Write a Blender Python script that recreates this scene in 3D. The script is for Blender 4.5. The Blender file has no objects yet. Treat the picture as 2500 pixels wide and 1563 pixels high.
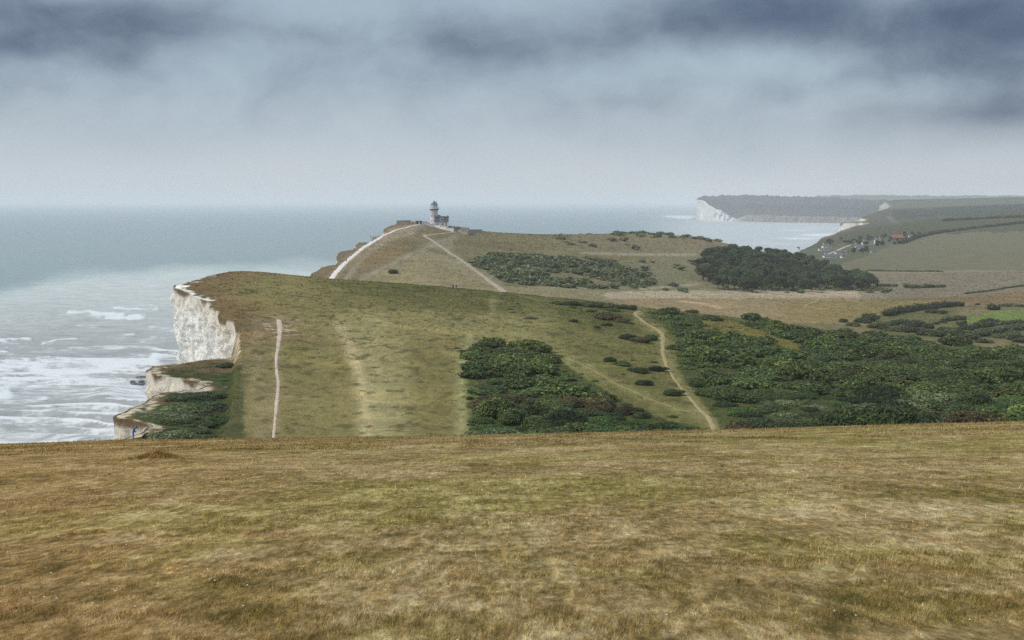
import bpy, bmesh, math, random
import numpy as np
from mathutils import Vector, Matrix

random.seed(7)
RNG = np.random.default_rng(7)
SC = bpy.context.scene
COL = SC.collection

# ------------------------------------------------------------------ camera, sky, sun, exposure
F, CX, HY, H = 3472.2, 1250.0, 490.0, 104.0      # focal length and horizon in photo pixels, eye height above the sea
cam = bpy.data.cameras.new('camera')
cam.lens, cam.sensor_width, cam.clip_start, cam.clip_end = 50.0, 36.0, 0.1, 300000.0
cam.shift_y = -(781.5 - HY) / 2500.0
cam.dof.use_dof = True
cam.dof.focus_distance = 400.0
cam.dof.aperture_fstop = 9.0
camo = bpy.data.objects.new('camera', cam)
camo.location = (0, 0, H)
camo.rotation_euler = (math.radians(90), 0, 0)
COL.objects.link(camo)
SC.camera = camo

SUN_EL, SUN_AZ = math.radians(43), math.radians(-104)     # azimuth clockwise from +Y: to the left, over the sea
sd = Vector((math.sin(SUN_AZ) * math.cos(SUN_EL), math.cos(SUN_AZ) * math.cos(SUN_EL), math.sin(SUN_EL)))
sun = bpy.data.lights.new('sun', 'SUN')
sun.energy, sun.angle, sun.color = 1.5, math.radians(12), (1.0, 0.95, 0.87)
suno = bpy.data.objects.new('sun', sun)
suno.rotation_euler = sd.to_track_quat('Z', 'Y').to_euler()
suno.location = (0, 0, 400)
COL.objects.link(suno)

SC.view_settings.view_transform = 'Standard'
SC.view_settings.look = 'None'
SC.view_settings.exposure = 0.82
SC.view_settings.gamma = 1.0
SC.view_settings.use_curve_mapping = False
SC.cycles.use_denoising = False
SC.cycles.max_bounces = 5
SC.cycles.diffuse_bounces = 2
SC.cycles.glossy_bounces = 2
SC.cycles.transmission_bounces = 3
SC.cycles.transparent_max_bounces = 8
SC.cycles.volume_bounces = 1


def lin(r, g, b):
    f = lambda c: (c / 255 / 12.92) if c / 255 <= 0.04045 else ((c / 255 + 0.055) / 1.055) ** 2.4
    return (f(r), f(g), f(b))


class NT:
    """small helper to wire nodes"""
    def __init__(s, tree):
        s.t = tree
    def n(s, typ, props=None, **inp):
        nd = s.t.nodes.new(typ)
        for k, v in (props or {}).items():
            setattr(nd, k, v)
        for k, v in inp.items():
            key = int(k[1:]) if k[0] == '_' and k[1:].isdigit() else k.replace('__', ' ')
            sock = nd.inputs[key]
            if hasattr(v, 'is_output'):
                s.t.links.new(v, sock)
            else:
                sock.default_value = v
        return nd
    def m(s, op, a, b=0.0, c=0.0):
        nd = s.n('ShaderNodeMath', {'operation': op}, _0=a, _1=b)
        if op in ('MULTIPLY_ADD', 'SMOOTH_MIN'):
            if hasattr(c, 'is_output'):
                s.t.links.new(c, nd.inputs[2])
            else:
                nd.inputs[2].default_value = c
        return nd.outputs[0]
    def mix(s, f, a, b, blend='MIX'):
        nd = s.n('ShaderNodeMix', {'data_type': 'RGBA', 'blend_type': blend, 'clamp_factor': True})
        for sock, v in ((nd.inputs[0], f), (nd.inputs[6], a), (nd.inputs[7], b)):
            if hasattr(v, 'is_output'):
                s.t.links.new(v, sock)
            else:
                sock.default_value = v if not isinstance(v, tuple) or len(v) == 4 else (*v, 1)
        return nd.outputs[2]
    def sstep(s, v, lo, hi, a=0.0, b=1.0):
        nd = s.n('ShaderNodeMapRange', {'interpolation_type': 'SMOOTHSTEP', 'clamp': True}, _0=v, _1=lo, _2=hi, _3=a, _4=b)
        return nd.outputs[0]
    def noise(s, vec, scale, detail=4.0, rough=0.55, dist=0.0):
        nd = s.n('ShaderNodeTexNoise', {'noise_dimensions': '3D'}, Vector=vec, Scale=scale, Detail=detail, Roughness=rough, Distortion=dist)
        return nd.outputs[0]
    def scalev(s, vec, xyz):
        return s.n('ShaderNodeVectorMath', {'operation': 'MULTIPLY'}, _0=vec, _1=xyz).outputs[0]
    def ramp(s, f, stops, interp='LINEAR'):
        nd = s.n('ShaderNodeValToRGB', None, Fac=f)
        cr = nd.color_ramp
        cr.interpolation = interp
        while len(cr.elements) < len(stops):
            cr.elements.new(0.5)
        for e, (p, c) in zip(cr.elements, stops):
            e.position, e.color = p, (*c[:3], 1)
        return nd.outputs[0]


# --- overcast sky: Nishita daylight under a procedural cloud deck, in direction coordinates
world = bpy.data.worlds.new('World')
SC.world = world
world.use_nodes = True
world.node_tree.nodes.clear()
W = NT(world.node_tree)
tc = W.n('ShaderNodeTexCoord').outputs['Generated']
sep = W.n('ShaderNodeSeparateXYZ', None, _0=tc)
az0 = W.m('ARCTAN2', sep.outputs[0], sep.outputs[1])
el0 = W.m('ARCSINE', sep.outputs[2])
base_vec = W.n('ShaderNodeCombineXYZ', None, X=az0, Y=W.m('MULTIPLY', el0, 1.45), Z=0.37).outputs[0]
warp = W.n('ShaderNodeTexNoise', {'noise_dimensions': '3D'}, Vector=base_vec, Scale=7.0, Detail=3.0, Roughness=0.55)
wsep = W.n('ShaderNodeSeparateColor', None, Color=warp.outputs[1])
az = W.m('MULTIPLY_ADD', W.m('SUBTRACT', wsep.outputs[0], 0.5), 0.10, az0)
el = W.m('MULTIPLY_ADD', W.m('SUBTRACT', wsep.outputs[1], 0.5), 0.035, el0)
cvec = W.n('ShaderNodeCombineXYZ', None, X=az, Y=W.m('MULTIPLY', el, 1.45), Z=0.37).outputs[0]
n_big = W.noise(cvec, 4.2, 5.0, 0.55)
n_mid = W.noise(cvec, 13.0, 5.0, 0.6)
n_fin = W.noise(cvec, 34.0, 4.0, 0.6)


def blob(px, py, wx, wy, amp):
    a, e = (px - CX) / F, (HY - py) / F
    da = W.m('DIVIDE', W.m('SUBTRACT', az, a), wx / F)
    de = W.m('DIVIDE', W.m('SUBTRACT', el, e), wy / F)
    r2 = W.m('ADD', W.m('MULTIPLY', da, da), W.m('MULTIPLY', de, de))
    return W.m('MULTIPLY', W.m('EXPONENT', W.m('MULTIPLY', r2, -1.0)), amp)


BLOBS = [(60, 85, 420, 100, .72), (20, 145, 240, 40, .28), (400, 60, 190, 75, .38), (310, 168, 60, 26, .25), (640, 60, 200, 50, .1), (1090, 55, 150, 110, .36),
         (1290, 105, 300, 62, .45), (1760, 40, 420, 85, .62), (2080, 75, 330, 85, .5), (2470, 80, 270, 140, .7),
         (2260, 175, 240, 48, .4), (1900, 228, 110, 36, .34), (1530, 262, 130, 26, .22), (2470, 290, 230, 90, .42), (2240, 300, 260, 50, .26),
         (700, 85, 160, 40, .22), (1700, 205, 140, 26, .18), (1700, 300, 500, 50, .08), (560, 190, 500, 60, .1), (2300, 390, 500, 70, .2), (0, 250, 240, 110, .16),
         (1890, 148, 170, 34, -.3), (1250, 0, 80, 26, -.3), (850, 50, 170, 60, -.12), (1450, 190, 320, 30, -.14), (330, 5, 90, 22, -.2)]
acc = None
for b in BLOBS:
    v = blob(*b)
    acc = v if acc is None else W.m('ADD', acc, v)
# the same kind of cloud deck everywhere else: broken dark bases above the pale horizon band
deck = W.m('MULTIPLY', W.sstep(n_big, 0.44, 0.66), W.sstep(el, 0.13, 0.2))
dens = W.m('ADD', acc, W.m('MULTIPLY', deck, 0.75))
dens = W.m('ADD', dens, W.m('MULTIPLY', W.m('SUBTRACT', n_mid, 0.5), W.sstep(el, 0.015, 0.09, 0.3, 1.15)))
dens = W.m('ADD', dens, W.m('MULTIPLY', W.m('SUBTRACT', n_fin, 0.5), W.sstep(el, 0.02, 0.1, 0.08, 0.22)))
grad = W.ramp(W.m('MULTIPLY', el, 5.0), [(0.0, lin(206, 214, 220)), (0.1, lin(204, 213, 220)), (0.25, lin(192, 206, 217)), (0.42, lin(178, 197, 212)),
                                         (0.7, lin(172, 191, 208)), (1.0, lin(172, 190, 206))])
dark_ = W.ramp(dens, [(0.0, lin(176, 192, 207)), (0.25, lin(150, 169, 191)), (0.6, lin(118, 138, 166)), (1.0, lin(82, 100, 130))])
cloudf = W.m('MULTIPLY', W.sstep(dens, -0.28, 1.25), W.sstep(el, 0.01, 0.06))
dark = lin(72, 91, 122)
clouds = W.mix(cloudf, grad, dark)
# an overcast vault grows steadily brighter towards the zenith
vault = W.sstep(sep.outputs[2], 0.17, 1.0, 1.0, 2.3)
clouds = W.n('ShaderNodeVectorMath', {'operation': 'SCALE'}, _0=clouds, Scale=vault).outputs[0]
nis = W.n('ShaderNodeTexSky', {'sky_type': 'NISHITA', 'sun_disc': False, 'sun_elevation': SUN_EL, 'sun_rotation': SUN_AZ, 'altitude': 100.0,
                               'air_density': 1.5, 'dust_density': 4.0}).outputs[0]
bg1 = W.n('ShaderNodeBackground', None, Color=nis, Strength=0.05)
bg2 = W.n('ShaderNodeBackground', None, Color=clouds, Strength=0.54)
ms = W.n('ShaderNodeMixShader', None, _0=0.93, _1=bg1.outputs[0], _2=bg2.outputs[0])
wo = W.n('ShaderNodeOutputWorld', None, Surface=ms.outputs[0])


# ------------------------------------------------------------------ helpers
def hash2(ix, iy, seed):
    h = (ix.astype(np.int64) * 374761393 + iy.astype(np.int64) * 668265263 + seed * 974634777) & 0xFFFFFFFF
    h = ((h ^ (h >> 13)) * 1274126177) & 0xFFFFFFFF
    return ((h ^ (h >> 16)) & 0xFFFFFF) / float(0xFFFFFF)


def vnoise(x, y, seed=0):
    x, y = np.asarray(x, float), np.asarray(y, float)
    ix, iy = np.floor(x), np.floor(y)
    fx, fy = x - ix, y - iy
    fx, fy = fx * fx * fx * (fx * (fx * 6 - 15) + 10), fy * fy * fy * (fy * (fy * 6 - 15) + 10)
    a, b = hash2(ix, iy, seed), hash2(ix + 1, iy, seed)
    c, d = hash2(ix, iy + 1, seed), hash2(ix + 1, iy + 1, seed)
    return (a + (b - a) * fx) * (1 - fy) + (c + (d - c) * fx) * fy


def fbm(x, y, seed=0, octs=4, gain=0.5):
    s, a, t = 0.0, 1.0, 0.0
    for o in range(octs):
        s = s + a * vnoise(np.asarray(x) * 2 ** o + 17.3 * o, np.asarray(y) * 2 ** o + 9.1 * o, seed + o)
        t += a
        a *= gain
    return s / t          # 0..1


def sst(v, lo, hi):
    t = np.clip((np.asarray(v, float) - lo) / (hi - lo), 0, 1)
    return t * t * (3 - 2 * t)


def new_mesh(name, verts, faces, mats=(), smooth=False, col=None, mat_idx=None, attrs=None):
    """verts (N,3); faces (M,k) array with a fixed k, or a list of such arrays"""
    fl = faces if isinstance(faces, list) else [faces]
    me = bpy.data.meshes.new(name)
    verts = np.asarray(verts, np.float32)
    me.vertices.add(len(verts))
    me.vertices.foreach_set('co', verts.ravel())
    loops = np.concatenate([np.asarray(f, np.int32).ravel() for f in fl])
    tot = np.concatenate([np.full(len(f), np.asarray(f).shape[1], np.int32) for f in fl])
    st = np.concatenate([[0], np.cumsum(tot)[:-1]]).astype(np.int32)
    me.loops.add(len(loops))
    me.loops.foreach_set('vertex_index', loops)
    me.polygons.add(len(tot))
    me.polygons.foreach_set('loop_start', st)
    me.polygons.foreach_set('loop_total', tot)
    if mat_idx is not None:
        me.polygons.foreach_set('material_index', np.asarray(mat_idx, np.int32))
    me.polygons.foreach_set('use_smooth', np.full(len(tot), bool(smooth)))
    for m in mats:
        me.materials.append(m)
    if col is not None:
        a = me.color_attributes.new('Col', 'FLOAT_COLOR', 'POINT')
        c4 = np.ones((len(verts), 4), np.float32)
        c4[:, :3] = col
        a.data.foreach_set('color', c4.ravel())
    for k, v in (attrs or {}).items():
        a = me.attributes.new(k, 'FLOAT', 'POINT')
        a.data.foreach_set('value', np.asarray(v, np.float32))
    me.update(calc_edges=True)
    return me


def link(name, me, parent=None, loc=None):
    o = bpy.data.objects.new(name, me)
    COL.objects.link(o)
    if parent is not None:
        o.parent = parent
    if loc is not None:
        o.location = loc
    return o


def tag(o, label=None, cat=None, group=None, kind=None):
    if label: o['label'] = label
    if cat: o['category'] = cat
    if group: o['group'] = group
    if kind: o['kind'] = kind
    return o


def empty(name, loc, rz=0.0, label=None, cat=None, group=None):
    o = link(name, None, None, loc)
    o.rotation_euler = (0, 0, rz)
    o.empty_display_size = 0.2
    return tag(o, label, cat, group)


def grid_faces(nr, nc):
    i = np.arange(nr - 1)[:, None] * nc + np.arange(nc - 1)[None, :]
    return np.stack([i, i + 1, i + nc + 1, i + nc], -1).reshape(-1, 4)


def in_poly(px, py, poly):
    px, py = np.asarray(px, float), np.asarray(py, float)
    r = np.zeros(px.shape, bool)
    n = len(poly)
    for i in range(n):
        x0, y0 = poly[i]
        x1, y1 = poly[(i + 1) % n]
        if y0 == y1:
            continue
        c = (py >= min(y0, y1)) & (py < max(y0, y1))
        r ^= c & (px < x0 + (py - y0) / (y1 - y0) * (x1 - x0))
    return r


def d_polyline(px, py, pts):
    best = np.full(np.shape(px), 1e9)
    for (x0, y0), (x1, y1) in zip(pts[:-1], pts[1:]):
        dx, dy = x1 - x0, y1 - y0
        t = np.clip(((px - x0) * dx + (py - y0) * dy) / (dx * dx + dy * dy + 1e-9), 0, 1)
        best = np.minimum(best, np.hypot(px - x0 - t * dx, py - y0 - t * dy))
    return best


class MB:
    """collects simple solids into one mesh"""
    def __init__(s):
        s.v, s.f, s.mi = [], [], []
    def add(s, vs, fs, mi=0):
        o = len(s.v)
        s.v += [tuple(v) for v in vs]
        s.f += [tuple(i + o for i in f) for f in fs]
        s.mi += [mi] * len(fs)
    def box(s, x0, x1, y0, y1, z0, z1, mi=0):
        vs = [(x, y, z) for z in (z0, z1) for (x, y) in ((x0, y0), (x1, y0), (x1, y1), (x0, y1))]
        s.add(vs, [(3, 2, 1, 0), (4, 5, 6, 7), (0, 1, 5, 4), (1, 2, 6, 5), (2, 3, 7, 6), (3, 0, 4, 7)], mi)
    def lathe(s, prof, n=24, c=(0, 0), mi=0):
        vs, fs = [], []
        for r, z in prof:
            for k in range(n):
                a = 2 * math.pi * k / n
                vs.append((c[0] + r * math.cos(a), c[1] + r * math.sin(a), z))
        for i in range(len(prof) - 1):
            for k in range(n):
                fs.append((i * n + k, i * n + (k + 1) % n, (i + 1) * n + (k + 1) % n, (i + 1) * n + k))
        fs.append(tuple(range(n))[::-1])
        fs.append(tuple((len(prof) - 1) * n + k for k in range(n)))
        s.add(vs, fs, mi)
    def tube(s, a, b, ra, rb, n=8, mi=0):
        a, b = Vector(a), Vector(b)
        q = (b - a).to_track_quat('Z', 'Y')
        vs = []
        for p, r in ((a, ra), (b, rb)):
            for k in range(n):
                t = 2 * math.pi * k / n
                vs.append(p + q @ Vector((r * math.cos(t), r * math.sin(t), 0)))
        fs = [(k, (k + 1) % n, n + (k + 1) % n, n + k) for k in range(n)] + [tuple(range(n))[::-1], tuple(range(n, 2 * n))]
        s.add(vs, fs, mi)
    def gable(s, x0, x1, y0, y1, z0, z1, over=0.3, th=0.18, hip=0.0, mi=0):
        """pitched roof with the ridge along x"""
        ym = (y0 + y1) / 2
        a, b, c, d = x0 - over, x1 + over, y0 - over, y1 + over
        vs = [(a, c, z0), (b, c, z0), (b, d, z0), (a, d, z0), (a + hip, ym, z1), (b - hip, ym, z1)]
        vs += [(v[0], v[1], v[2] - th) for v in vs[:4]]
        s.add(vs, [(0, 1, 5, 4), (2, 3, 4, 5), (1, 2, 5), (3, 0, 4), (6, 7, 1, 0), (7, 8, 2, 1), (8, 9, 3, 2), (9, 6, 0, 3), (9, 8, 7, 6)], mi)
    def build(s, name, mats, parent=None, loc=None, smooth=False):
        me = bpy.data.meshes.new(name)
        me.from_pydata(s.v, [], s.f)
        for m in (mats if isinstance(mats, (list, tuple)) else [mats]):
            me.materials.append(m)
        me.polygons.foreach_set('material_index', s.mi)
        me.polygons.foreach_set('use_smooth', [smooth] * len(s.f))
        me.update()
        return link(name, me, parent, loc)


# ------------------------------------------------------------------ lie of the land
def pchip(xk, yk, x):
    xk, yk = np.asarray(xk, float), np.asarray(yk, float)
    h = np.diff(xk)
    d = np.diff(yk) / h
    m = np.zeros(len(xk))
    w1, w2 = 2 * h[1:] + h[:-1], h[1:] + 2 * h[:-1]
    ok = d[1:] * d[:-1] > 0
    m[1:-1][ok] = ((w1 + w2)[ok]) / (w1[ok] / d[:-1][ok] + w2[ok] / d[1:][ok])
    m[0], m[-1] = d[0], d[-1]
    i = np.clip(np.searchsorted(xk, x) - 1, 0, len(xk) - 2)
    t = np.clip((x - xk[i]) / h[i], 0, 1)
    return (yk[i] * (1 + 2 * t) * (1 - t) ** 2 + m[i] * h[i] * t * (1 - t) ** 2 + yk[i + 1] * t * t * (3 - 2 * t) + m[i + 1] * h[i] * t * t * (t - 1))


def zp(py, Y):
    return H - (py - HY) / F * Y


# bearing column (photo x of that bearing): ground profile as (distance, height above the sea)
FAR0 = [(1600, 45), (2000, 30), (2300, 25), (2700, 25), (3500, 20), (3800, 20), (4200, 20), (4600, 20), (5200, 20)]
PROF = {
    -300: [(200, 70), (240, 71), (340, 72), (430, 77), (640, 60), (720, 66), (800, 69), (900, 76), (1000, 84), (1100, 90)] + FAR0,
    300: [(200, 70.3), (240, 70.8), (340, 72), (430, 77), (640, 60), (720, 66), (800, 69), (900, 76), (1000, 84), (1100, 90)] + FAR0,
    420: [(200, 70.3), (240, 70.4), (340, 73), (420, 78.2), (640, 60), (720, 66), (800, 69), (900, 76), (1000, 84), (1100, 90)] + FAR0,
    560: [(200, 69.5), (240, 69.3), (340, 74), (510, zp(661, 510)), (640, 60), (720, 65), (800, 69), (900, 75.5), (1000, 83), (1100, 89)] + FAR0,
    700: [(200, 69), (240, 68), (340, 71.5), (508, zp(671, 508)), (640, 60), (720, 64.5), (800, 69), (900, 75.5), (1000, 83), (1100, 89)] + FAR0,
    800: [(200, 69.2), (240, 67), (340, 70.5), (505, zp(681, 505)), (640, 59), (720, 62), (800, 69.4), (880, 75), (1000, 83.5), (1110, 89)] + FAR0,
    900: [(200, 69.2), (240, 66.8), (340, 70), (504, zp(689, 504)), (640, 59), (700, 62), (800, 68.6), (950, 76), (1060, 82.6), (1130, 87)] + FAR0,
    1000: [(200, 69.4), (240, 66.6), (340, 69.7), (503, zp(697, 503)), (640, 58.7), (695, 62.3), (800, 67.6), (950, 75.6), (1060, 83.8), (1125, 88.3)] + FAR0,
    1060: [(200, 69.5), (240, 66.5), (340, 69.5), (503, zp(702, 503)), (640, 58.5), (690, 62.3), (800, 67), (950, 73.6), (1080, 81.5), (1135, 83.5)] + FAR0,
    1220: [(200, 69.8), (240, 66), (340, 68.5), (500, zp(716, 500)), (640, 57.5), (690, 59.6), (800, 60.5), (950, 65.7), (1080, 72.9), (1200, 76.3)] + FAR0,
    1400: [(200, 70), (240, 65.5), (340, 67.5), (497, zp(735, 497)), (640, 55), (700, 57.4), (800, 57.9), (920, 61.6), (1080, 69.8), (1250, 73.8)] + FAR0,
    1560: [(200, 70.4), (240, 65), (340, 66.5), (490, zp(755, 490)), (640, 50), (760, 50.2), (850, 50), (1000, 55), (1250, 67.4), (1400, 72.4)] + [(1650, 40)] + FAR0[1:],
    1700: [(200, 70.8), (240, 64.5), (340, 65.5), (490, zp(768, 490)), (640, 47), (800, 46.9), (950, 43.8), (1020, 45), (1200, 58), (1400, 68.7)] + [(1700, 36)] + FAR0[1:],
    1800: [(200, 71.2), (240, 64.5), (340, 64.5), (492, zp(779, 492)), (640, 45.5), (800, 46.4), (980, 41.3), (1100, 45), (1200, 51), (1400, 59.5)] + [(1700, 36)] + FAR0[1:],
    1900: [(200, 71.5), (240, 64.5), (340, 63.5), (495, zp(792, 495)), (640, 44), (800, 45.2), (1000, 39), (1120, 39.5), (1250, 44), (1400, 50.5)] + [(1700, 35)] + FAR0[1:],
    2000: [(200, 71.8), (240, 64.5), (340, 62.5), (495, zp(805, 495)), (640, 43), (800, 44), (1000, 37), (1150, 35.5), (1250, 37), (1380, 40)] +
          [(1700, 38), (2100, 37.5), (2400, zp(586, 2400)), (2800, 30), (3500, 25), (3800, 22), (4200, 20), (4600, 20), (5200, 20)],
    2050: [(200, 72), (240, 64.6), (340, 62), (495, zp(812, 495)), (640, 42.7), (800, 43.5), (1000, 36.5), (1150, 34.5), (1260, 34), (1390, 37)] +
          [(1700, 39), (2100, 41), (2450, zp(568, 2450)), (2850, 38), (3500, 53), (3800, 25), (4200, 22), (4600, 20), (5200, 20)],
    2100: [(200, 72.2), (240, 64.8), (340, 61.5), (495, zp(818, 495)), (640, 42.3), (800, 43), (1000, 36), (1150, 33.5), (1270, 32), (1400, 35)] +
          [(1700, 40), (2100, 43), (2500, zp(559, 2500)), (2900, 45), (3500, zp(541, 3500)), (3800, 44), (4200, 56), (4600, 40), (5200, 30)],
    2160: [(200, 72.3), (240, 65), (340, 61.2), (490, zp(827, 490)), (630, 42.3), (800, 42.5), (1000, 36.5), (1160, 33.8), (1290, 33), (1440, 36)] +
          [(1780, 40.5), (2150, 46.5), (2600, zp(552, 2600)), (2950, 47), (3500, 57), (3800, 55), (4200, 80), (4600, 80), (5200, zp(490, 5200))],
    2220: [(200, 72.4), (240, 65), (340, 60.8), (485, zp(835, 485)), (630, 42.4), (800, 42), (1000, 37), (1180, 34.3), (1320, 34.5), (1470, 37)] +
          [(1850, 42), (2220, 52), (2700, zp(541, 2700)), (3000, 54), (3500, 64), (3800, 66), (4200, zp(509, 4200)), (4600, 80), (5200, zp(488, 5200))],
    2300: [(200, 72.4), (240, 65), (340, 60.5), (480, zp(846, 480)), (620, 42.6), (800, 41.8), (1000, 37.8), (1200, 34.9), (1350, 36), (1500, 38)] +
          [(1900, zp(601, 1900)), (2300, zp(562, 2300)), (2800, zp(530, 2800)), (3100, 60), (3500, 70), (3800, 74), (4200, zp(505, 4200)), (4600, 82), (5200, zp(485.5, 5200))],
    2500: [(200, 72.4), (240, 66), (340, 60), (460, zp(868, 460)), (620, 42), (800, 41), (950, 37), (1120, 36), (1300, 36.6), (1500, 39.5)] +
          [(1900, zp(596, 1900)), (2300, zp(546, 2300)), (2900, zp(512, 2900)), (3200, 70), (3500, 80), (3800, 85), (4200, zp(497, 4200)), (4600, 90), (5200, zp(481, 5200))],
    2900: [(200, 73), (240, 67), (340, 60), (440, 54), (620, 42), (800, 42), (950, 38), (1120, 37), (1300, 38), (1500, 42)] +
          [(1900, 50), (2300, 76), (2900, 94), (3200, 84), (3500, 90), (3800, 95), (4200, 105), (4600, 100), (5200, 124)],
}
FGC = ([-300, 0, 300, 600, 1000, 1400, 1800, 2200, 2500, 2900], [1092, 1086, 1075.5, 1072, 1066, 1059, 1049, 1038, 1030, 1022])
LPX = np.arange(-400, 2961, 20.0)
LY = np.exp(np.linspace(math.log(1.5), math.log(5700), 1400))
_ks = np.array(sorted(PROF))
_ky = np.array([[p[0] for p in PROF[k]] for k in _ks], float)
_kz = np.array([[p[1] for p in PROF[k]] for k in _ks], float)
ZL = np.zeros((len(LPX), len(LY)))
for i, p in enumerate(LPX):
    yk = np.array([np.interp(p, _ks, _ky[:, j]) for j in range(_ky.shape[1])])
    zk = np.array([np.interp(p, _ks, _kz[:, j]) for j in range(_ky.shape[1])])
    zt_ = pchip(np.log(yk), zk, np.log(np.clip(LY, 200, 5200)))
    s = (np.interp(p, *FGC) - HY) / F - 0.02608
    zf = H - (1.7 + s * LY + 1.0e-4 * LY ** 2)
    b = sst(LY, 168, 225)
    ZL[i] = zf * (1 - b) + zt_ * b
k = np.array([1, 4, 6, 4, 1], float) / 16        # soften across bearings
ZL = sum(k[j] * np.pad(ZL, ((2, 2), (0, 0)), mode='edge')[j:j + len(LPX)] for j in range(5))

COAST = np.array([(1, -84), (100, -80), (150, -74), (185, -65), (200, -60.5), (205, -59.5), (212, -59.3), (216, -56.5), (224, -57.5), (229, -64.3), (236, -64.6),
                  (246, -64.6), (257, -65), (264, -61.5), (270, -57.5), (276, -61), (284, -71), (290, -74.5), (306, -77), (318, -76.5), (324, -74), (329, -69), (334, -65),
                  (340, -66.5), (355, -71.6), (370, -77), (385, -83.2), (400, -88.9), (410, -93.6), (420, -98.6), (426, -101), (440, -102.5), (452, -101), (462, -104.5),
                  (478, -101.5), (490, -106), (500, -105), (520, -106), (600, -112), (700, -110), (720, -107.5), (780, -106), (790, -98), (860, -103), (880, -99), (940, -101), (950, -94), (990, -97), (1010, -91),
                  (1060, -96), (1090, -91), (1120, -84), (1150, -78), (1190, -62), (1215, -44), (1300, 3), (1500, 130), (1700, 257), (1900, 383), (2400, 520), (3000, 690), (3300, 835), (3390, 834), (3420, 798), (3480, 806),
                  (3500, 816), (3560, 840), (3700, 900), (4000, 1000), (4190, 1018), (4230, 1030), (4500, 1150), (5200, 1350), (5800, 1500)])


def coast_x(Y):
    Y = np.asarray(Y, float)
    x = np.interp(Y, COAST[:, 0], COAST[:, 1])
    a = np.interp(Y, [150, 250, 450, 700, 1200, 3000], [0.4, 1.5, 3.0, 5.0, 5.0, 14.0])
    w = np.interp(Y, [150, 450, 700, 1200, 3000], [3.0, 5.5, 11.0, 16.0, 60.0])
    return x + a * (fbm(Y / w, Y * 0 + 3.3, 51, 4, 0.6) - 0.5) * 2


# landslip between the cliff edge and the mown grass
def slump(x, Y):
    xe = np.interp(Y, [190, 230, 260, 300, 334], [-41, -45, -50.5, -57.5, -64])
    w = sst(xe - x, -0.2, 1.8) * sst(Y, 196, 208) * (1 - sst(Y, 331.5, 335.5))
    return w


def zt(x, Y):
    x, Y = np.asarray(x, float), np.asarray(Y, float)
    Yc = np.clip(Y, 1.6, 5650)
    px = np.clip(CX + F * x / np.maximum(Yc, 3), LPX[0], LPX[-1] - 1e-6)
    fi = (px - LPX[0]) / 20.0
    fj = (np.log(Yc) - math.log(1.5)) / (math.log(5700) - math.log(1.5)) * (len(LY) - 1)
    i, j = np.floor(fi).astype(int), np.clip(np.floor(fj).astype(int), 0, len(LY) - 2)
    i = np.clip(i, 0, len(LPX) - 2)
    a, b = fi - i, fj - j
    z = (ZL[i, j] * (1 - a) + ZL[i + 1, j] * a) * (1 - b) + (ZL[i, j + 1] * (1 - a) + ZL[i + 1, j + 1] * a) * b
    z = z + 0.8 * (fbm(x / 15 + 5, Y / 15, 11, 4) - 0.5) * sst(Yc, 120, 200) * (1 - sst(Yc, 700, 1500))
    z = z + 1.6 * (fbm(x / 70, Y / 70, 12, 4) - 0.5) * sst(Yc, 560, 900)
    z = z + 5.0 * (fbm(x / 330, Y / 330, 13, 4) - 0.5) * sst(Yc, 2500, 4000)
    fg = 1 - sst(Yc, 130, 190)
    z = z + fg * (0.16 * (fbm(x / 7, Y / 9, 21, 3) - 0.5) * sst(Yc, 6, 40) + 0.07 * (fbm(x / 1.3, Y / 1.3, 22, 3) - 0.5) * (1 - sst(Yc, 30, 90)))
    z = z + 0.14 * np.exp(-((x + 11.8) / 0.85) ** 2 - ((Y - 47.3) / 0.8) ** 2)             # tussock mound
    z = z - slump(x, Y) * (np.interp(Y, [200, 285, 305, 322, 334], [1.4, 1.6, 2.6, 5.0, 6.0]) + 0.8 * fbm(x / 5, Y / 5, 31, 3))
    return z


_SY = np.exp(np.linspace(math.log(4), math.log(5600), 6000))


def ground_at(px, py, y0, y1):
    """where the line of sight through a photo position meets the ground between two distances"""
    Y = _SY[(_SY >= y0) & (_SY <= y1)]
    x = (px - CX) / F * Y
    q = HY + F * (H - zt(x, Y)) / Y
    hit = np.nonzero(q <= py)[0]
    i = hit[0] if len(hit) else int(np.argmin(np.abs(q - py)))
    return float(x[i]), float(Y[i]), float(zt(x[i], Y[i]))


# ------------------------------------------------------------------ materials
def mat(name):
    m = bpy.data.materials.new(name)
    m.use_nodes = True
    m.node_tree.nodes.clear()
    return m, NT(m.node_tree)


def finish(m, T, color, rough=0.9, spec=0.2, normal=None, trans=None):
    p = T.n('ShaderNodeBsdfPrincipled', None, Roughness=rough)
    for k, v in (('Base Color', color),):
        if hasattr(v, 'is_output'):
            T.t.links.new(v, p.inputs[k])
        else:
            p.inputs[k].default_value = (*v[:3], 1)
    p.inputs['Specular IOR Level'].default_value = spec
    if normal is not None:
        T.t.links.new(normal, p.inputs['Normal'])
    sh = p.outputs[0]
    if trans:
        tr = T.n('ShaderNodeBsdfTranslucent')
        T.t.links.new(color, tr.inputs[0])
        sh = T.n('ShaderNodeMixShader', None, _0=trans, _1=sh, _2=tr.outputs[0]).outputs[0]
    T.n('ShaderNodeOutputMaterial', None, Surface=sh)
    return m


def plain(name, rgb, rough=0.85, spec=0.2, var=0.25, scale=1.5):
    """painted / rendered / weathered surface with some uneven tone"""
    m, T = mat(name)
    pos = T.n('ShaderNodeTexCoord').outputs['Object']
    f = T.noise(pos, scale, 5, 0.6)
    c = T.mix(f, tuple(c * (1 - var) for c in rgb), tuple(min(1, c * (1 + var)) for c in rgb))
    return finish(m, T, c, rough, spec)


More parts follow.
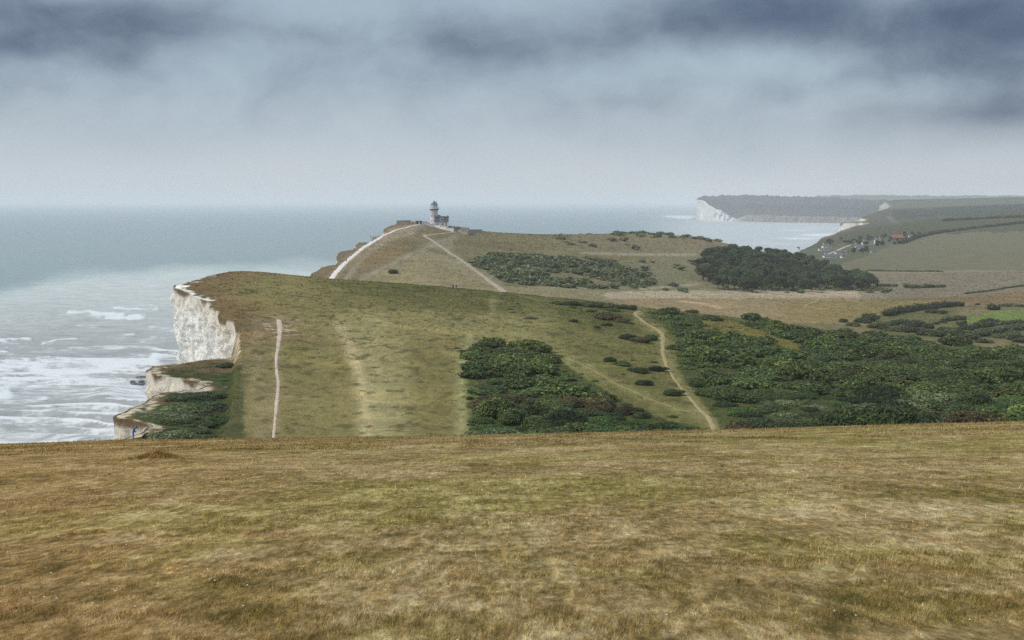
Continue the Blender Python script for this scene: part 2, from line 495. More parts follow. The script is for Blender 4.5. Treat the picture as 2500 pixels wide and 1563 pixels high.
def turf_colour(T):
    """dry summer turf: straw, brown and green patches, the same on the soil and on the blades"""
    pos = T.n('ShaderNodeNewGeometry').outputs['Position']
    a = T.noise(T.scalev(pos, (0.30, 0.15, 0.0)), 1.0, 5, 0.62, 0.6)
    b = T.noise(T.scalev(pos, (1.7, 0.8, 0.0)), 1.0, 5, 0.68, 0.6)
    b2 = T.noise(T.scalev(pos, (0.6, 0.32, 3.0)), 1.3, 4, 0.6, 0.4)
    c = T.noise(T.scalev(pos, (8.0, 2.6, 0.0)), 1.0, 5, 0.72)
    f = T.m('ADD', T.m('MULTIPLY', a, 0.6), T.m('ADD', T.m('MULTIPLY', b, 0.75), T.m('MULTIPLY', c, 0.85)))
    f = T.m('MULTIPLY_ADD', T.m('SUBTRACT', T.m('MULTIPLY', f, 1 / 2.2), 0.5), 1.45, 0.505)
    col = T.ramp(f, [(0.30, lin(76, 68, 34)), (0.39, lin(102, 88, 46)), (0.45, lin(127, 106, 63)), (0.5, lin(145, 121, 78)), (0.56, lin(164, 142, 100)), (0.65, lin(190, 172, 132))])
    warm = T.sstep(b2, 0.5, 0.62)
    col = T.mix(T.m('MULTIPLY', warm, 0.55), col, T.mix(1.0, col, (1.0, 0.92, 0.86), 'MULTIPLY'))
    green = T.m('MULTIPLY', T.sstep(T.noise(T.scalev(pos, (0.45, 0.2, 0.0)), 1.0, 4, 0.6, 0.5), 0.5, 0.64), 0.6)
    col = T.mix(green, col, T.mix(1.0, col, (0.87, 0.96, 0.66), 'MULTIPLY'))
    return col, c


def m_turf():
    m, T = mat('dry_turf')
    col, c = turf_colour(T)
    tint = T.n('ShaderNodeAttribute', {'attribute_name': 'Col'}).outputs[0]
    col = T.mix(1.0, col, tint, 'MULTIPLY')
    pos = T.n('ShaderNodeNewGeometry').outputs['Position']
    fine = T.noise(T.scalev(pos, (16.0, 3.0, 4.0)), 1.0, 5, 0.75)
    fin2 = T.noise(T.scalev(pos, (5.0, 0.7, 1.0)), 1.0, 6, 0.78)
    fmix = T.m('ADD', T.m('MULTIPLY', fine, 0.5), T.m('MULTIPLY', fin2, 0.5))
    col = T.mix(1.0, col, T.ramp(fmix, [(0.32, (0.38, 0.38, 0.35)), (0.45, (0.82, 0.82, 0.8)), (0.54, (1.15, 1.15, 1.12)), (0.66, (1.9, 1.88, 1.8))]), 'MULTIPLY')
    h = T.m('ADD', T.m('MULTIPLY', fine, 0.06), T.m('MULTIPLY', T.noise(T.scalev(pos, (1.7, 1.2, 1.0)), 1.0, 4, 0.65), 0.25))
    bp = T.n('ShaderNodeBump', None, Strength=0.8, Distance=1.0, Height=h).outputs[0]
    return finish(m, T, col, 0.95, 0.1, bp)


def m_blade():
    m, T = mat('grass_blade')
    col, c = turf_colour(T)
    tint = T.n('ShaderNodeAttribute', {'attribute_name': 'Col'}).outputs[0]
    col = T.mix(1.0, col, tint, 'MULTIPLY')
    return finish(m, T, col, 0.75, 0.15, None, 0.25)


def m_land():
    m, T = mat('downland')
    base = T.n('ShaderNodeAttribute', {'attribute_name': 'Col'}).outputs[0]
    rgh = T.n('ShaderNodeAttribute', {'attribute_name': 'grain'}).outputs[2]
    pos = T.n('ShaderNodeNewGeometry').outputs['Position']
    n1 = T.noise(T.scalev(pos, (0.05, 0.05, 0.0)), 1.0, 6, 0.65, 0.5)
    n2 = T.noise(T.scalev(pos, (0.55, 0.22, 0.0)), 1.0, 5, 0.7)
    n3 = T.noise(T.scalev(pos, (0.16, 0.10, 0.0)), 1.0, 5, 0.6, 0.8)
    v = T.m('ADD', T.m('MULTIPLY', T.m('SUBTRACT', n1, 0.5), 0.9), T.m('MULTIPLY', T.m('SUBTRACT', n2, 0.5), 1.1))
    v = T.m('MULTIPLY_ADD', v, T.m('MULTIPLY', rgh, 1.35), 1.0)
    col = T.n('ShaderNodeVectorMath', {'operation': 'SCALE'}, _0=base, Scale=v).outputs[0]
    tuft = T.m('MULTIPLY', T.sstep(n3, 0.56, 0.66), T.m('MULTIPLY', rgh, 0.6))
    col = T.mix(tuft, col, T.mix(1.0, col, (0.62, 0.72, 0.5), 'MULTIPLY'))
    strw = T.m('MULTIPLY', T.sstep(n1, 0.52, 0.68), T.m('MULTIPLY', rgh, 0.5))
    col = T.mix(strw, col, T.mix(1.0, col, (1.25, 1.12, 1.0), 'MULTIPLY'))
    h = T.m('ADD', T.m('MULTIPLY', n2, 0.5), T.m('MULTIPLY', n3, 0.9))
    bp = T.n('ShaderNodeBump', None, Strength=0.55, Distance=1.0, Height=h).outputs[0]
    return finish(m, T, col, 0.95, 0.1, bp)


def m_chalk():
    m, T = mat('chalk_cliff')
    base = T.n('ShaderNodeAttribute', {'attribute_name': 'Col'}).outputs[0]
    far = T.n('ShaderNodeAttribute', {'attribute_name': 'far'}).outputs[2]
    pos0 = T.n('ShaderNodeNewGeometry').outputs['Position']
    pos = T.n('ShaderNodeVectorMath', {'operation': 'SCALE'}, _0=pos0, Scale=far).outputs[0]
    st = T.noise(T.scalev(pos, (1.1, 1.1, 0.16)), 1.0, 6, 0.72, 0.3)
    sp = T.noise(T.scalev(pos, (1.6, 1.6, 1.3)), 1.0, 5, 0.75)
    col = T.mix(1.0, base, T.ramp(st, [(0.30, (0.70, 0.71, 0.70)), (0.42, (0.97, 0.95, 0.94)), (0.6, (1.06, 1.06, 1.05))]), 'MULTIPLY')
    col = T.mix(1.0, col, T.ramp(sp, [(0.28, (0.55, 0.55, 0.53)), (0.38, (0.95, 0.95, 0.94)), (0.65, (1.06, 1.05, 1.02))]), 'MULTIPLY')
    warp_ = T.n('ShaderNodeVectorMath', {'operation': 'ADD'}, _0=T.scalev(pos, (1, 1, 0.75)), _1=T.n('ShaderNodeTexNoise', None, Vector=pos, Scale=0.5, Detail=3.0).outputs[1]).outputs[0]
    vor = T.n('ShaderNodeTexVoronoi', {'feature': 'DISTANCE_TO_EDGE'}, Vector=warp_, Scale=0.34).outputs['Distance']
    crack = T.sstep(vor, 0.0, 0.05, 0.78, 1.0)
    zc = T.n('ShaderNodeSeparateXYZ', None, _0=pos).outputs[2]
    fr = T.m('FRACT', T.m('ADD', T.m('MULTIPLY', zc, 0.38), T.m('MULTIPLY', st, 0.5)))
    flint = T.m('MULTIPLY', T.sstep(T.m('ABSOLUTE', T.m('SUBTRACT', fr, 0.5)), 0.0, 0.07, 1.0, 0.0), T.sstep(sp, 0.48, 0.6))
    col = T.mix(1.0, col, T.n('ShaderNodeCombineXYZ', None, X=crack, Y=crack, Z=crack).outputs[0], 'MULTIPLY')
    col = T.mix(T.m('MULTIPLY', flint, 0.45), col, (0.2, 0.2, 0.2))
    h = T.m('ADD', T.m('ADD', T.m('MULTIPLY', st, 0.4), T.m('MULTIPLY', sp, 0.9)), T.m('MULTIPLY', T.sstep(vor, 0.0, 0.1), 0.12))
    bp = T.n('ShaderNodeBump', None, Strength=0.9, Distance=0.9, Height=h).outputs[0]
    return finish(m, T, col, 0.9, 0.15, bp)


def m_sea():
    m, T = mat('sea_water')
    base = T.n('ShaderNodeAttribute', {'attribute_name': 'Col'}).outputs[0]
    fo = T.n('ShaderNodeAttribute', {'attribute_name': 'foam'}).outputs[2]
    ws = T.n('ShaderNodeAttribute', {'attribute_name': 'wscale'}).outputs[2]
    pos0 = T.n('ShaderNodeNewGeometry').outputs['Position']
    pos = T.n('ShaderNodeVectorMath', {'operation': 'SCALE'}, _0=pos0, Scale=ws).outputs[0]
    w1 = T.noise(T.scalev(pos, (0.035, 0.075, 0.0)), 1.0, 6, 0.62, 0.6)
    w2 = T.noise(T.scalev(pos, (0.16, 0.26, 0.0)), 1.0, 5, 0.65)
    lace = T.noise(T.scalev(pos, (0.05, 0.12, 0.0)), 1.0, 8, 0.75, 1.2)
    f = T.m('MULTIPLY', T.sstep(T.m('ADD', fo, T.m('MULTIPLY', T.m('SUBTRACT', lace, 0.5), 1.9)), 0.40, 0.86), 0.92)
    caps = T.noise(T.scalev(pos, (0.03, 0.085, 0.0)), 1.0, 6, 0.75)
    f = T.m('MAXIMUM', f, T.m('MULTIPLY', T.sstep(caps, 0.655, 0.70), 0.8))
    tone = T.ramp(T.m('ADD', T.m('MULTIPLY', w1, 0.6), T.m('MULTIPLY', w2, 0.4)), [(0.36, (0.72, 0.74, 0.76)), (0.5, (1.0, 1.0, 1.0)), (0.66, (1.22, 1.2, 1.18))])
    col = T.mix(1.0, base, tone, 'MULTIPLY')
    col = T.mix(f, col, (0.68, 0.68, 0.67))
    h = T.m('ADD', T.m('MULTIPLY', w1, 2.2), T.m('MULTIPLY', w2, 0.7))
    bp = T.n('ShaderNodeBump', None, Strength=0.6, Distance=1.0, Height=h).outputs[0]
    p = T.n('ShaderNodeBsdfPrincipled', None, Normal=bp)
    T.t.links.new(col, p.inputs['Base Color'])
    T.t.links.new(T.m('MULTIPLY_ADD', f, 0.4, 0.42), p.inputs['Roughness'])
    p.inputs['Specular IOR Level'].default_value = 0.25
    T.n('ShaderNodeOutputMaterial', None, Surface=p.outputs[0])
    return m


def m_leaf(name, ca, cb, hue=0.25):
    """foliage: tone per leaf clump, drift per plant"""
    m, T = mat(name)
    tone = T.n('ShaderNodeAttribute', {'attribute_name': 'Col'}).outputs[0]
    r = T.n('ShaderNodeObjectInfo').outputs['Random']
    pos = T.n('ShaderNodeNewGeometry').outputs['Position']
    d = T.noise(T.scalev(pos, (0.05, 0.05, 0.0)), 1.0, 3, 0.6, 0.3)
    c = T.mix(T.m('ADD', T.m('MULTIPLY', r, 0.5), T.sstep(d, 0.4, 0.62, 0.0, 0.5)), ca, cb)
    c = T.mix(1.0, c, tone, 'MULTIPLY')
    c = T.n('ShaderNodeVectorMath', {'operation': 'SCALE'}, _0=c, Scale=T.m('MULTIPLY_ADD', T.m('FRACT', T.m('MULTIPLY', r, 7.13)), 0.75, 0.68)).outputs[0]
    return finish(m, T, c, 0.65, 0.2, None, 0.2)


def m_path(name, rgb):
    m, T = mat(name)
    pos = T.n('ShaderNodeNewGeometry').outputs['Position']
    f = T.noise(pos, 0.9, 6, 0.7)
    c = T.ramp(f, [(0.3, tuple(v * 0.55 for v in rgb)), (0.5, rgb), (0.7, tuple(min(1, v * 1.2) for v in rgb))])
    bp = T.n('ShaderNodeBump', None, Strength=0.5, Distance=0.3, Height=f).outputs[0]
    return finish(m, T, c, 0.95, 0.1, bp)


M_TURF, M_BLADE, M_LAND, M_CHALK, M_SEA = m_turf(), m_blade(), m_land(), m_chalk(), m_sea()

# ------------------------------------------------------------------ terrain
rows = [np.exp(np.linspace(math.log(2.2), math.log(186), 330))[:-1], np.arange(186, 442, 1.0), np.exp(np.linspace(math.log(442), math.log(1260), 210))[:-1],
        np.exp(np.linspace(math.log(1260), math.log(5600), 170))]
NC = 470


def terrain_patch(name, Yr, material, colour=True):
    nr = len(Yr)
    xl = np.maximum(coast_x(Yr), -0.62 * Yr - 14)
    xr = 0.47 * Yr + 14
    t = np.linspace(0, 1, NC)
    X = xl[:, None] + (xr - xl)[:, None] * t[None, :]
    Y = np.repeat(Yr[:, None], NC, 1)
    Z = zt(X, Y)
    V = np.stack([X, Y, Z], -1).reshape(-1, 3)
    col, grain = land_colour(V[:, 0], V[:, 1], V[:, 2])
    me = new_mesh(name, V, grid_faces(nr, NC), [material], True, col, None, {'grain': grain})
    return tag(link(name, me), kind='structure')


L = lambda *c: np.array(lin(*c))
BUSH_ZONES = {
    'centre': [(1166, 1000), (1178, 955), (1150, 905), (1158, 866), (1184, 846), (1290, 852), (1370, 884), (1455, 940), (1530, 985), (1640, 1030), (1735, 1045), (1730, 1075), (1205, 1085)],
    'right': [(1572, 766), (1700, 772), (1900, 794), (2100, 819), (2300, 845), (2540, 872), (2760, 890), (2760, 1055), (1765, 1065), (1752, 1030), (1712, 980), (1672, 930), (1650, 880), (1655, 840), (1640, 800), (1600, 780)],
    'landslip': [(322, 972), (400, 962), (480, 950), (560, 905), (590, 890), (598, 1060), (585, 1080), (345, 1085), (318, 1030)],
}
OPEN = [[(1690, 782), (1790, 784), (1900, 820), (1985, 850), (1960, 868), (1860, 840), (1740, 815)], [(2470, 900), (2540, 900), (2540, 935), (2480, 920)]]
TRACKS = [  # worn grass: polyline in photo positions, half width, colour, strength, distance range
    ([(832, 795), (850, 830), (872, 890), (890, 960), (898, 1080)], 17, (178, 160, 116), 1.0, (190, 460)),
    ([(905, 800), (915, 880), (935, 1080)], 40, (158, 146, 102), .8, (190, 460)),
    ([(975, 850), (985, 1080)], 26, (146, 136, 92), .6, (190, 460)),
    ([(1145, 830), (1128, 900), (1125, 1080)], 15, (152, 146, 98), .8, (190, 460)),
    ([(1165, 850), (1150, 940), (1165, 1080)], 14, (66, 84, 34), .7, (190, 460)),
    ([(1250, 800), (1340, 862), (1420, 900)], 22, (136, 130, 84), .5, (190, 480)),
    ([(870, 790), (1000, 775), (1100, 790), (1160, 815), (1250, 790), (1330, 780)], 32, (142, 132, 84), .5, (230, 520)),
    ([(700, 790), (640, 800), (620, 850), (640, 1000), (640, 1080)], 26, (150, 130, 96), .5, (190, 420)),
    ([(1205, 730), (1200, 770), (1100, 800)], 9, (140, 132, 88), .5, (250, 520)),
    ([(842, 684), (868, 650), (905, 612), (960, 580), (1010, 566)], 7, (152, 142, 118), .6, (600, 1180)),
    ([(880, 684), (920, 662), (975, 636), (1040, 605), (1110, 580)], 7, (150, 138, 114), .7, (600, 1180)),
    ([(1100, 600), (1085, 640), (1160, 660), (1230, 690)], 10, (150, 138, 106), .4, (600, 1180)),
    ([(1420, 618), (1560, 622), (1700, 622)], 3, (172, 160, 134), .6, (900, 1400)),
    ([(1560, 706), (1640, 700), (1700, 694)], 3, (172, 160, 130), .6, (700, 1200)),
    ([(1660, 735), (1720, 742), (1760, 752)], 2.5, (190, 166, 130), .6, (560, 1000)),
    ([(2150, 738), (2300, 728), (2500, 726)], 1.8, (105, 98, 64), .6, (560, 1100)),
    ([(681, 775), (683, 800), (678, 850), (674, 890), (679, 940), (675, 985), (671, 1030), (667, 1078)], 11, (150, 128, 94), .8, (190, 430)),
    ([(1560, 758), (1552, 770), (1575, 788), (1612, 812), (1618, 840), (1620, 870), (1640, 915), (1665, 950), (1695, 985), (1725, 1015), (1752, 1062)], 15, (136, 124, 80), .75, (190, 520)),
    ([(1330, 850), (1380, 872), (1440, 900), (1520, 945), (1600, 980), (1700, 1012)], 13, (130, 120, 76), .7, (190, 480)),
    ([(806, 684), (845, 640), (905, 594), (965, 563), (1035, 549)], 8, (160, 142, 120), .7, (600, 1180)),
    ([(1235, 716), (1160, 660), (1070, 598), (1037, 576)], 9, (150, 136, 108), .6, (600, 1180)),
    ([(2170, 530), (2195, 552)], 4, (118, 116, 104), .7, (2700, 4000)),
]
ZONES = [  # polygon, distance range, colour, strength
    ([(770, 600), (900, 560), (1000, 548), (1050, 590), (900, 640), (800, 690), (700, 690)], (600, 1250), (116, 102, 70), .6),
    ([(880, 690), (1040, 610), (1130, 640), (1230, 720), (1000, 720)], (600, 1250), (140, 126, 92), .8),
    ([(870, 600), (1000, 600), (960, 640), (850, 660)], (600, 1250), (128, 104, 68), .6),
    ([(1200, 700), (1500, 700), (1700, 710), (1700, 732), (1300, 740)], (600, 1000), (142, 130, 96), .7),
    ([(1500, 640), (1800, 600), (1800, 720), (1500, 715)], (600, 1450), (124, 118, 86), .6),
    ([(1400, 565), (1760, 570), (1900, 620), (1700, 640), (1400, 610)], (900, 1500), (126, 112, 86), .7),
    ([(1480, 712), (2160, 708), (2160, 728), (1480, 731)], (600, 1150), (172, 154, 126), .85),
    ([(1480, 729), (1780, 728), (2100, 728), (2000, 790), (1850, 790), (1560, 770)], (560, 1060), (146, 124, 90), .85),
    ([(1900, 738), (2260, 732), (2330, 745), (2180, 765), (2060, 790), (1920, 785)], (560, 1050), (134, 116, 70), .85),
    ([(2240, 728), (2500, 700), (2700, 690), (2700, 745), (2330, 745)], (560, 1200), (128, 102, 70), .85),
    ([(2120, 660), (2700, 655), (2700, 692), (2360, 722), (2100, 735), (2090, 700)], (900, 1500), (126, 113, 94), .8),
    ([(2050, 655), (2150, 610), (2240, 575), (2500, 545), (2900, 520), (2900, 660), (2200, 660)], (1200, 2420), (104, 98, 74), 1.0),
    ([(1920, 640), (1950, 600), (2120, 560), (2260, 556), (2240, 575), (2150, 610), (2060, 645)], (1300, 2200), (84, 86, 62), 1.0),
    ([(2330, 788), (2360, 776), (2450, 757), (2700, 760), (2700, 800), (2500, 790)], (560, 1000), (106, 122, 56), .9),
    ([(2100, 775), (2340, 752), (2340, 800), (2600, 800), (2600, 870), (2200, 840)], (540, 900), (92, 90, 52), .8),
    ([(2330, 838), (2600, 820), (2600, 862), (2420, 850)], (540, 900), (120, 102, 68), .7),
    ([(1960, 612), (2000, 582), (2200, 548), (2520, 508), (2900, 480), (2900, 545), (2240, 575), (2120, 585)], (1900, 3150), (74, 74, 52), .9),
    ([(2080, 560), (2100, 520), (2190, 520), (2190, 560)], (2800, 4500), (78, 72, 58), .9),
    ([(2170, 516), (2600, 490), (2600, 508), (2190, 535)], (3300, 4600), (54, 60, 52), .9),
    ([(2160, 495), (2300, 486), (2900, 470), (2900, 495), (2500, 499), (2180, 512)], (4500, 5700), (92, 94, 80), .9),
    ([(2130, 515), (2138, 498), (2160, 490), (2172, 505), (2150, 513)], (3700, 5400), (168, 164, 156), .8),
]


def land_colour(x, Y, z):
    px = CX + F * x / np.maximum(Y, 3)
    py = HY + F * (H - z) / Y
    n = len(x)
    c = np.zeros((n, 3))
    big = fbm(x / 40, Y / 60, 61, 4)[:, None]
    mid = L(110, 101, 56) * (1 - big) + L(138, 124, 78) * big
    hill = L(104, 94, 62) * (1 - big) + L(124, 112, 78) * big
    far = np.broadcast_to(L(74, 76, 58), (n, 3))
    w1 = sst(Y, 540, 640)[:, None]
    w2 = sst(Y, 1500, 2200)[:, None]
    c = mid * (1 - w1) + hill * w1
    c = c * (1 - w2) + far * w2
    # greener belt on the crest of the near down, browner strip along the cliff edge
    gb = (sst(px, 700, 950) * (1 - sst(px, 1700, 1900)) * sst(Y, 380, 440) * (1 - sst(Y, 540, 600)) * (0.6 + 1.3 * (fbm(x / 30, Y / 14, 63, 3) - 0.3)))[:, None]
    c = c * (1 - np.clip(gb, 0, .8)) + L(78, 78, 34) * np.clip(gb, 0, .8)
    rt = (sst(px, 1200, 1500) * sst(Y, 190, 220) * (1 - sst(Y, 520, 560)))[:, None] * 0.55
    c = c * (1 - rt) + L(86, 88, 42) * rt
    dc = x - coast_x(Y)
    e = ((1 - sst(dc + 10 * (fbm(x / 9, Y / 9, 62, 3) - 0.5), 5, np.where(Y > 560, 42, 26))) * sst(Y, 250, 330))[:, None]
    ecol = np.where((Y > 560)[:, None], L(118, 94, 72), L(114, 90, 58))
    c = c * (1 - 0.85 * e) + ecol * 0.85 * e
    j = 14 * (fbm(px / 30, py / 7, 64, 4) - 0.5)
    for poly, (y0, y1), rgb, s in ZONES:
        k = in_poly(px + j * 2, py + j * .5, poly) & (Y > y0) & (Y < y1)
        c[k] = c[k] * (1 - s) + L(*rgb) * s
    for pts, hw, rgb, s, (y0, y1) in TRACKS:
        k = (Y > y0) & (Y < y1)
        d = d_polyline(px[k] + j[k] * 0.6, py[k], pts)
        a = (np.exp(-(d / hw) ** 2) * s * (0.5 + 0.9 * fbm(px[k] / 9, py[k] / 30, 66, 3)).clip(0, 1.1))[:, None].clip(0, 1)
        c[k] = c[k] * (1 - a) + L(*rgb) * a
    for nm, poly in BUSH_ZONES.items():
        k = in_poly(px + j, py + j, poly) & (Y > 195) & (Y < 520)
        c[k] = L(58, 66, 30) * 0.75 + c[k] * 0.25
    for poly in OPEN:
        k = in_poly(px + j, py + j, poly) & (Y > 195) & (Y < 520)
        c[k] = L(112, 102, 50)
    k = (Y > 196) & (Y < 334) & (slump(x, Y) > 0.4)
    br = sst(fbm(x / 4, Y / 4, 68, 4) - 0.12 + np.clip(1 - dc / 5, 0, 1) * 0.5 + 0.35 * sst(Y, 285, 300), 0.45, 0.75)[:, None]
    c[k] = (L(58, 66, 32) * (1 - br) + L(104, 86, 58) * br)[k]
    sw_ = slump(x, Y)
    k = (Y > 300) & (Y < 337) & (sw_ > 0.03) & (sw_ < 0.93)
    bk = sst(fbm(x / 1.2, Y / 1.2, 69, 3) + 0.25 * sst(Y, 315, 330), 0.45, 0.7)[:, None]
    c[k] = (L(112, 90, 62) * (1 - bk) + L(206, 188, 160) * bk)[k]
    k = (Y > 196) & (Y < 332) & (dc < 4.5)
    wk = (sst(fbm(x[k] / 1.5, Y[k] / 2, 73, 3) + 0.45 * (1 - dc[k] / 3.5), 0.68, 0.85) * 0.8)[:, None]
    c[k] = c[k] * (1 - wk) + L(206, 190, 164) * wk
    k = (Y > 392) & (Y < 520) & (dc < 5)
    wk = (sst(fbm(x[k] / 2.5, Y[k] / 4, 67, 3) + 0.5 * (1 - dc[k] / 4) - 0.3 * sst(Y[k], 440, 470), 0.62, 0.78) * 0.95)[:, None]
    c[k] = c[k] * (1 - wk) + L(236, 230, 218) * wk
    # chalk scrapes and dark tussocks on the near down
    k = (Y > 200) & (Y < 460)
    sp = sst(fbm(x[k] / 1.8, Y[k] / 3.6, 70, 3), 0.62, 0.74)[:, None] * 0.65
    c[k] = c[k] * (1 - sp) + L(74, 68, 34) * sp
    scr = (sst(fbm(x[k] / 1.5, Y[k] / 2.0, 71, 3), 0.6, 0.72) * np.exp(-((px[k] - 690) / 60) ** 2 - ((py[k] - 800) / 22) ** 2))[:, None] * 0.9
    c[k] = c[k] * (1 - scr) + L(190, 176, 150) * scr
    grain = np.interp(Y, [0, 250, 700, 1500, 3000], [0.9, 0.9, 0.8, 0.6, 0.4])
    return c, grain


def turf_tint(x, Y):
    """large brown / green / pale drifts of the near turf"""
    b = fbm(x / 11 + 3, Y / 9, 80, 3)[:, None]
    t = np.array([1.0, 1.0, 1.0]) * np.ones((len(x), 1))
    lf = (1 - sst(x / np.maximum(Y, 3), -0.34, -0.02))[:, None]
    t = t * (1 - 0.75 * lf) + np.array([1.06, 0.92, 0.82]) * 0.75 * lf
    g = sst(b, 0.52, 0.68)
    t = t * (1 - 0.5 * g) + t * np.array([0.82, 0.98, 0.62]) * 0.5 * g
    # green line of an old terrace, the shade of its dip painted into the tint
    u = x / np.maximum(Y, 3) * F + CX
    ln = np.exp(-((Y - (62 + 7 * np.sin(u / 210))) / 3.0) ** 2) * sst(u, 1050, 1400) * (1 - sst(u, 1950, 2150))
    t = t * (1 - 0.5 * ln[:, None]) + np.array([0.42, 0.52, 0.34]) * 0.5 * ln[:, None]
    return t


Yf = np.concatenate([rows[0], [186.0]])


def near_hillside():
    Yr = Yf
    nr = len(Yr)
    xl = np.maximum(coast_x(Yr), -0.62 * Yr - 14)
    xr = 0.47 * Yr + 14
    X = xl[:, None] + (xr - xl)[:, None] * np.linspace(0, 1, NC)[None, :]
    Y = np.repeat(Yr[:, None], NC, 1)
    V = np.stack([X, Y, zt(X, Y)], -1).reshape(-1, 3)
    me = new_mesh('hillside', V, grid_faces(nr, NC), [M_TURF], True, turf_tint(V[:, 0], V[:, 1]))
    return tag(link('hillside', me), 'dry brown grass hillside sloping away in front', kind='structure')


near_hillside()
tag(terrain_patch('clifftop_down', np.concatenate([rows[1], rows[2][rows[2] < 640]]), M_LAND), 'grassy clifftop down with worn tracks beyond the brown slope')
tag(terrain_patch('downland_hill', np.concatenate([rows[2][np.nonzero(rows[2] < 640)[0][-1]:], rows[3]]), M_LAND), 'rolling chalk downland with fields behind the clifftop')

# ------------------------------------------------------------------ chalk cliffs along the coast
def cliff_strip(name, y0, y1, step, depth_levels, label, inset=0.0):
    ys = np.arange(y0, y1, step * 0.12)
    xs = coast_x(ys)
    s = np.concatenate([[0], np.cumsum(np.hypot(np.diff(xs), np.diff(ys)))])
    sn = np.arange(0, s[-1], step)
    x, y = np.interp(sn, s, xs), np.interp(sn, s, ys)
    w = max(3, int(4.0 / step))
    ker = np.ones(2 * w + 1) / (2 * w + 1)
    tx = np.convolve(np.pad(np.gradient(x), w, mode='edge'), ker, 'valid')
    ty = np.convolve(np.pad(np.gradient(y), w, mode='edge'), ker, 'valid')
    ln = np.hypot(tx, ty)
    nx, ny = -ty / ln, tx / ln
    top = zt(x + 0.3, y)
    d = np.asarray(depth_levels, float)
    D = np.repeat(d[None, :], len(x), 0)
    S = np.repeat(sn[:, None], len(d), 1)
    k = step / 0.7
    fl = (fbm(S / (5.0 * k), D / (11 * k), 90, 4, 0.6) - 0.5) * 4.6 * k
    bl = (fbm(S / (1.6 * k), D / (1.9 * k), 91, 3, 0.65) - 0.5) * 2.0 * k
    led = np.floor(fbm(S / (7 * k), D / (3.2 * k), 92, 2) * 7) / 7 * 1.3 * k
    amp = sst(D, 0.2, 5.0 * k)
    out = (fl + bl + led - 0.6) * amp + 0.02 * np.maximum(D - 3, 0) - inset * np.clip(D, 0, 30) - 0.5 * (D < 0)
    V = np.stack([x[:, None] + nx[:, None] * out, y[:, None] + ny[:, None] * out, np.maximum(top[:, None] - D, -3.0)], -1)
    cr = fbm(S / (6 * k), D / (5 * k), 93, 4)
    ks = min(k, 2.5)
    soil = 1 - sst(D + (cr - 0.5) * 5.0 * ks, 0.1 * ks, 1.4 * ks)
    cream = (1 - sst(D + (cr - 0.5) * 8 * ks, 3 * ks, 8 * ks))
    slip = np.interp(y, [190, 325, 336, 352, 380], [1.0, 1.0, 1.1, 0.8, 0.15])[:, None]
    cream = np.clip(cream * (0.75 if y0 < 1300 else 0.2) + slip * 0.65, 0, 1)
    grey = sst(fbm(S / (2.6 * k), D / (9 * k), 94, 4), 0.5, 0.68) * 0.5
    c = L(244, 243, 238) * (1 - grey[..., None]) + L(186, 188, 184) * grey[..., None]
    c = c * (1 - 0.6 * cream[..., None]) + L(222, 206, 178) * 0.6 * cream[..., None]
    c = c * (1.0 if y0 < 1300 else 0.7)
    c = c * (1 - soil[..., None]) + L(116, 96, 68) * soil[..., None]
    V = V.reshape(-1, 3)
    me = new_mesh(name, V, grid_faces(len(x), len(d))[:, ::-1], [M_CHALK], False, c.reshape(-1, 3), None, {'far': np.full(len(V), 1.0 / k)})
    return tag(link(name, me), label, 'cliff', kind='structure')


near_d = np.concatenate([[-0.03, 0.0, 0.25], np.arange(0.5, 34, 0.6), np.arange(35, 90, 5.0)])
mid_d = np.concatenate([[-0.05, 0.0, 0.6], np.arange(1.2, 40, 2.0), np.arange(42, 100, 8.0)])
far_d = np.concatenate([[-0.2, 0.0], np.arange(3, 110, 7.0)])
cliff_strip('chalk_cliff', 172, 560, 0.7, near_d, 'white chalk cliff with landslip ledges at the edge of the near down', 0.10)
cliff_strip('headland_cliff', 560, 1300, 2.0, mid_d, 'crumbling chalk cliff edge below the lighthouse hill')
cliff_strip('bay_cliff', 1300, 5600, 9.0, far_d, 'pale chalk cliff beyond the village at the bay')


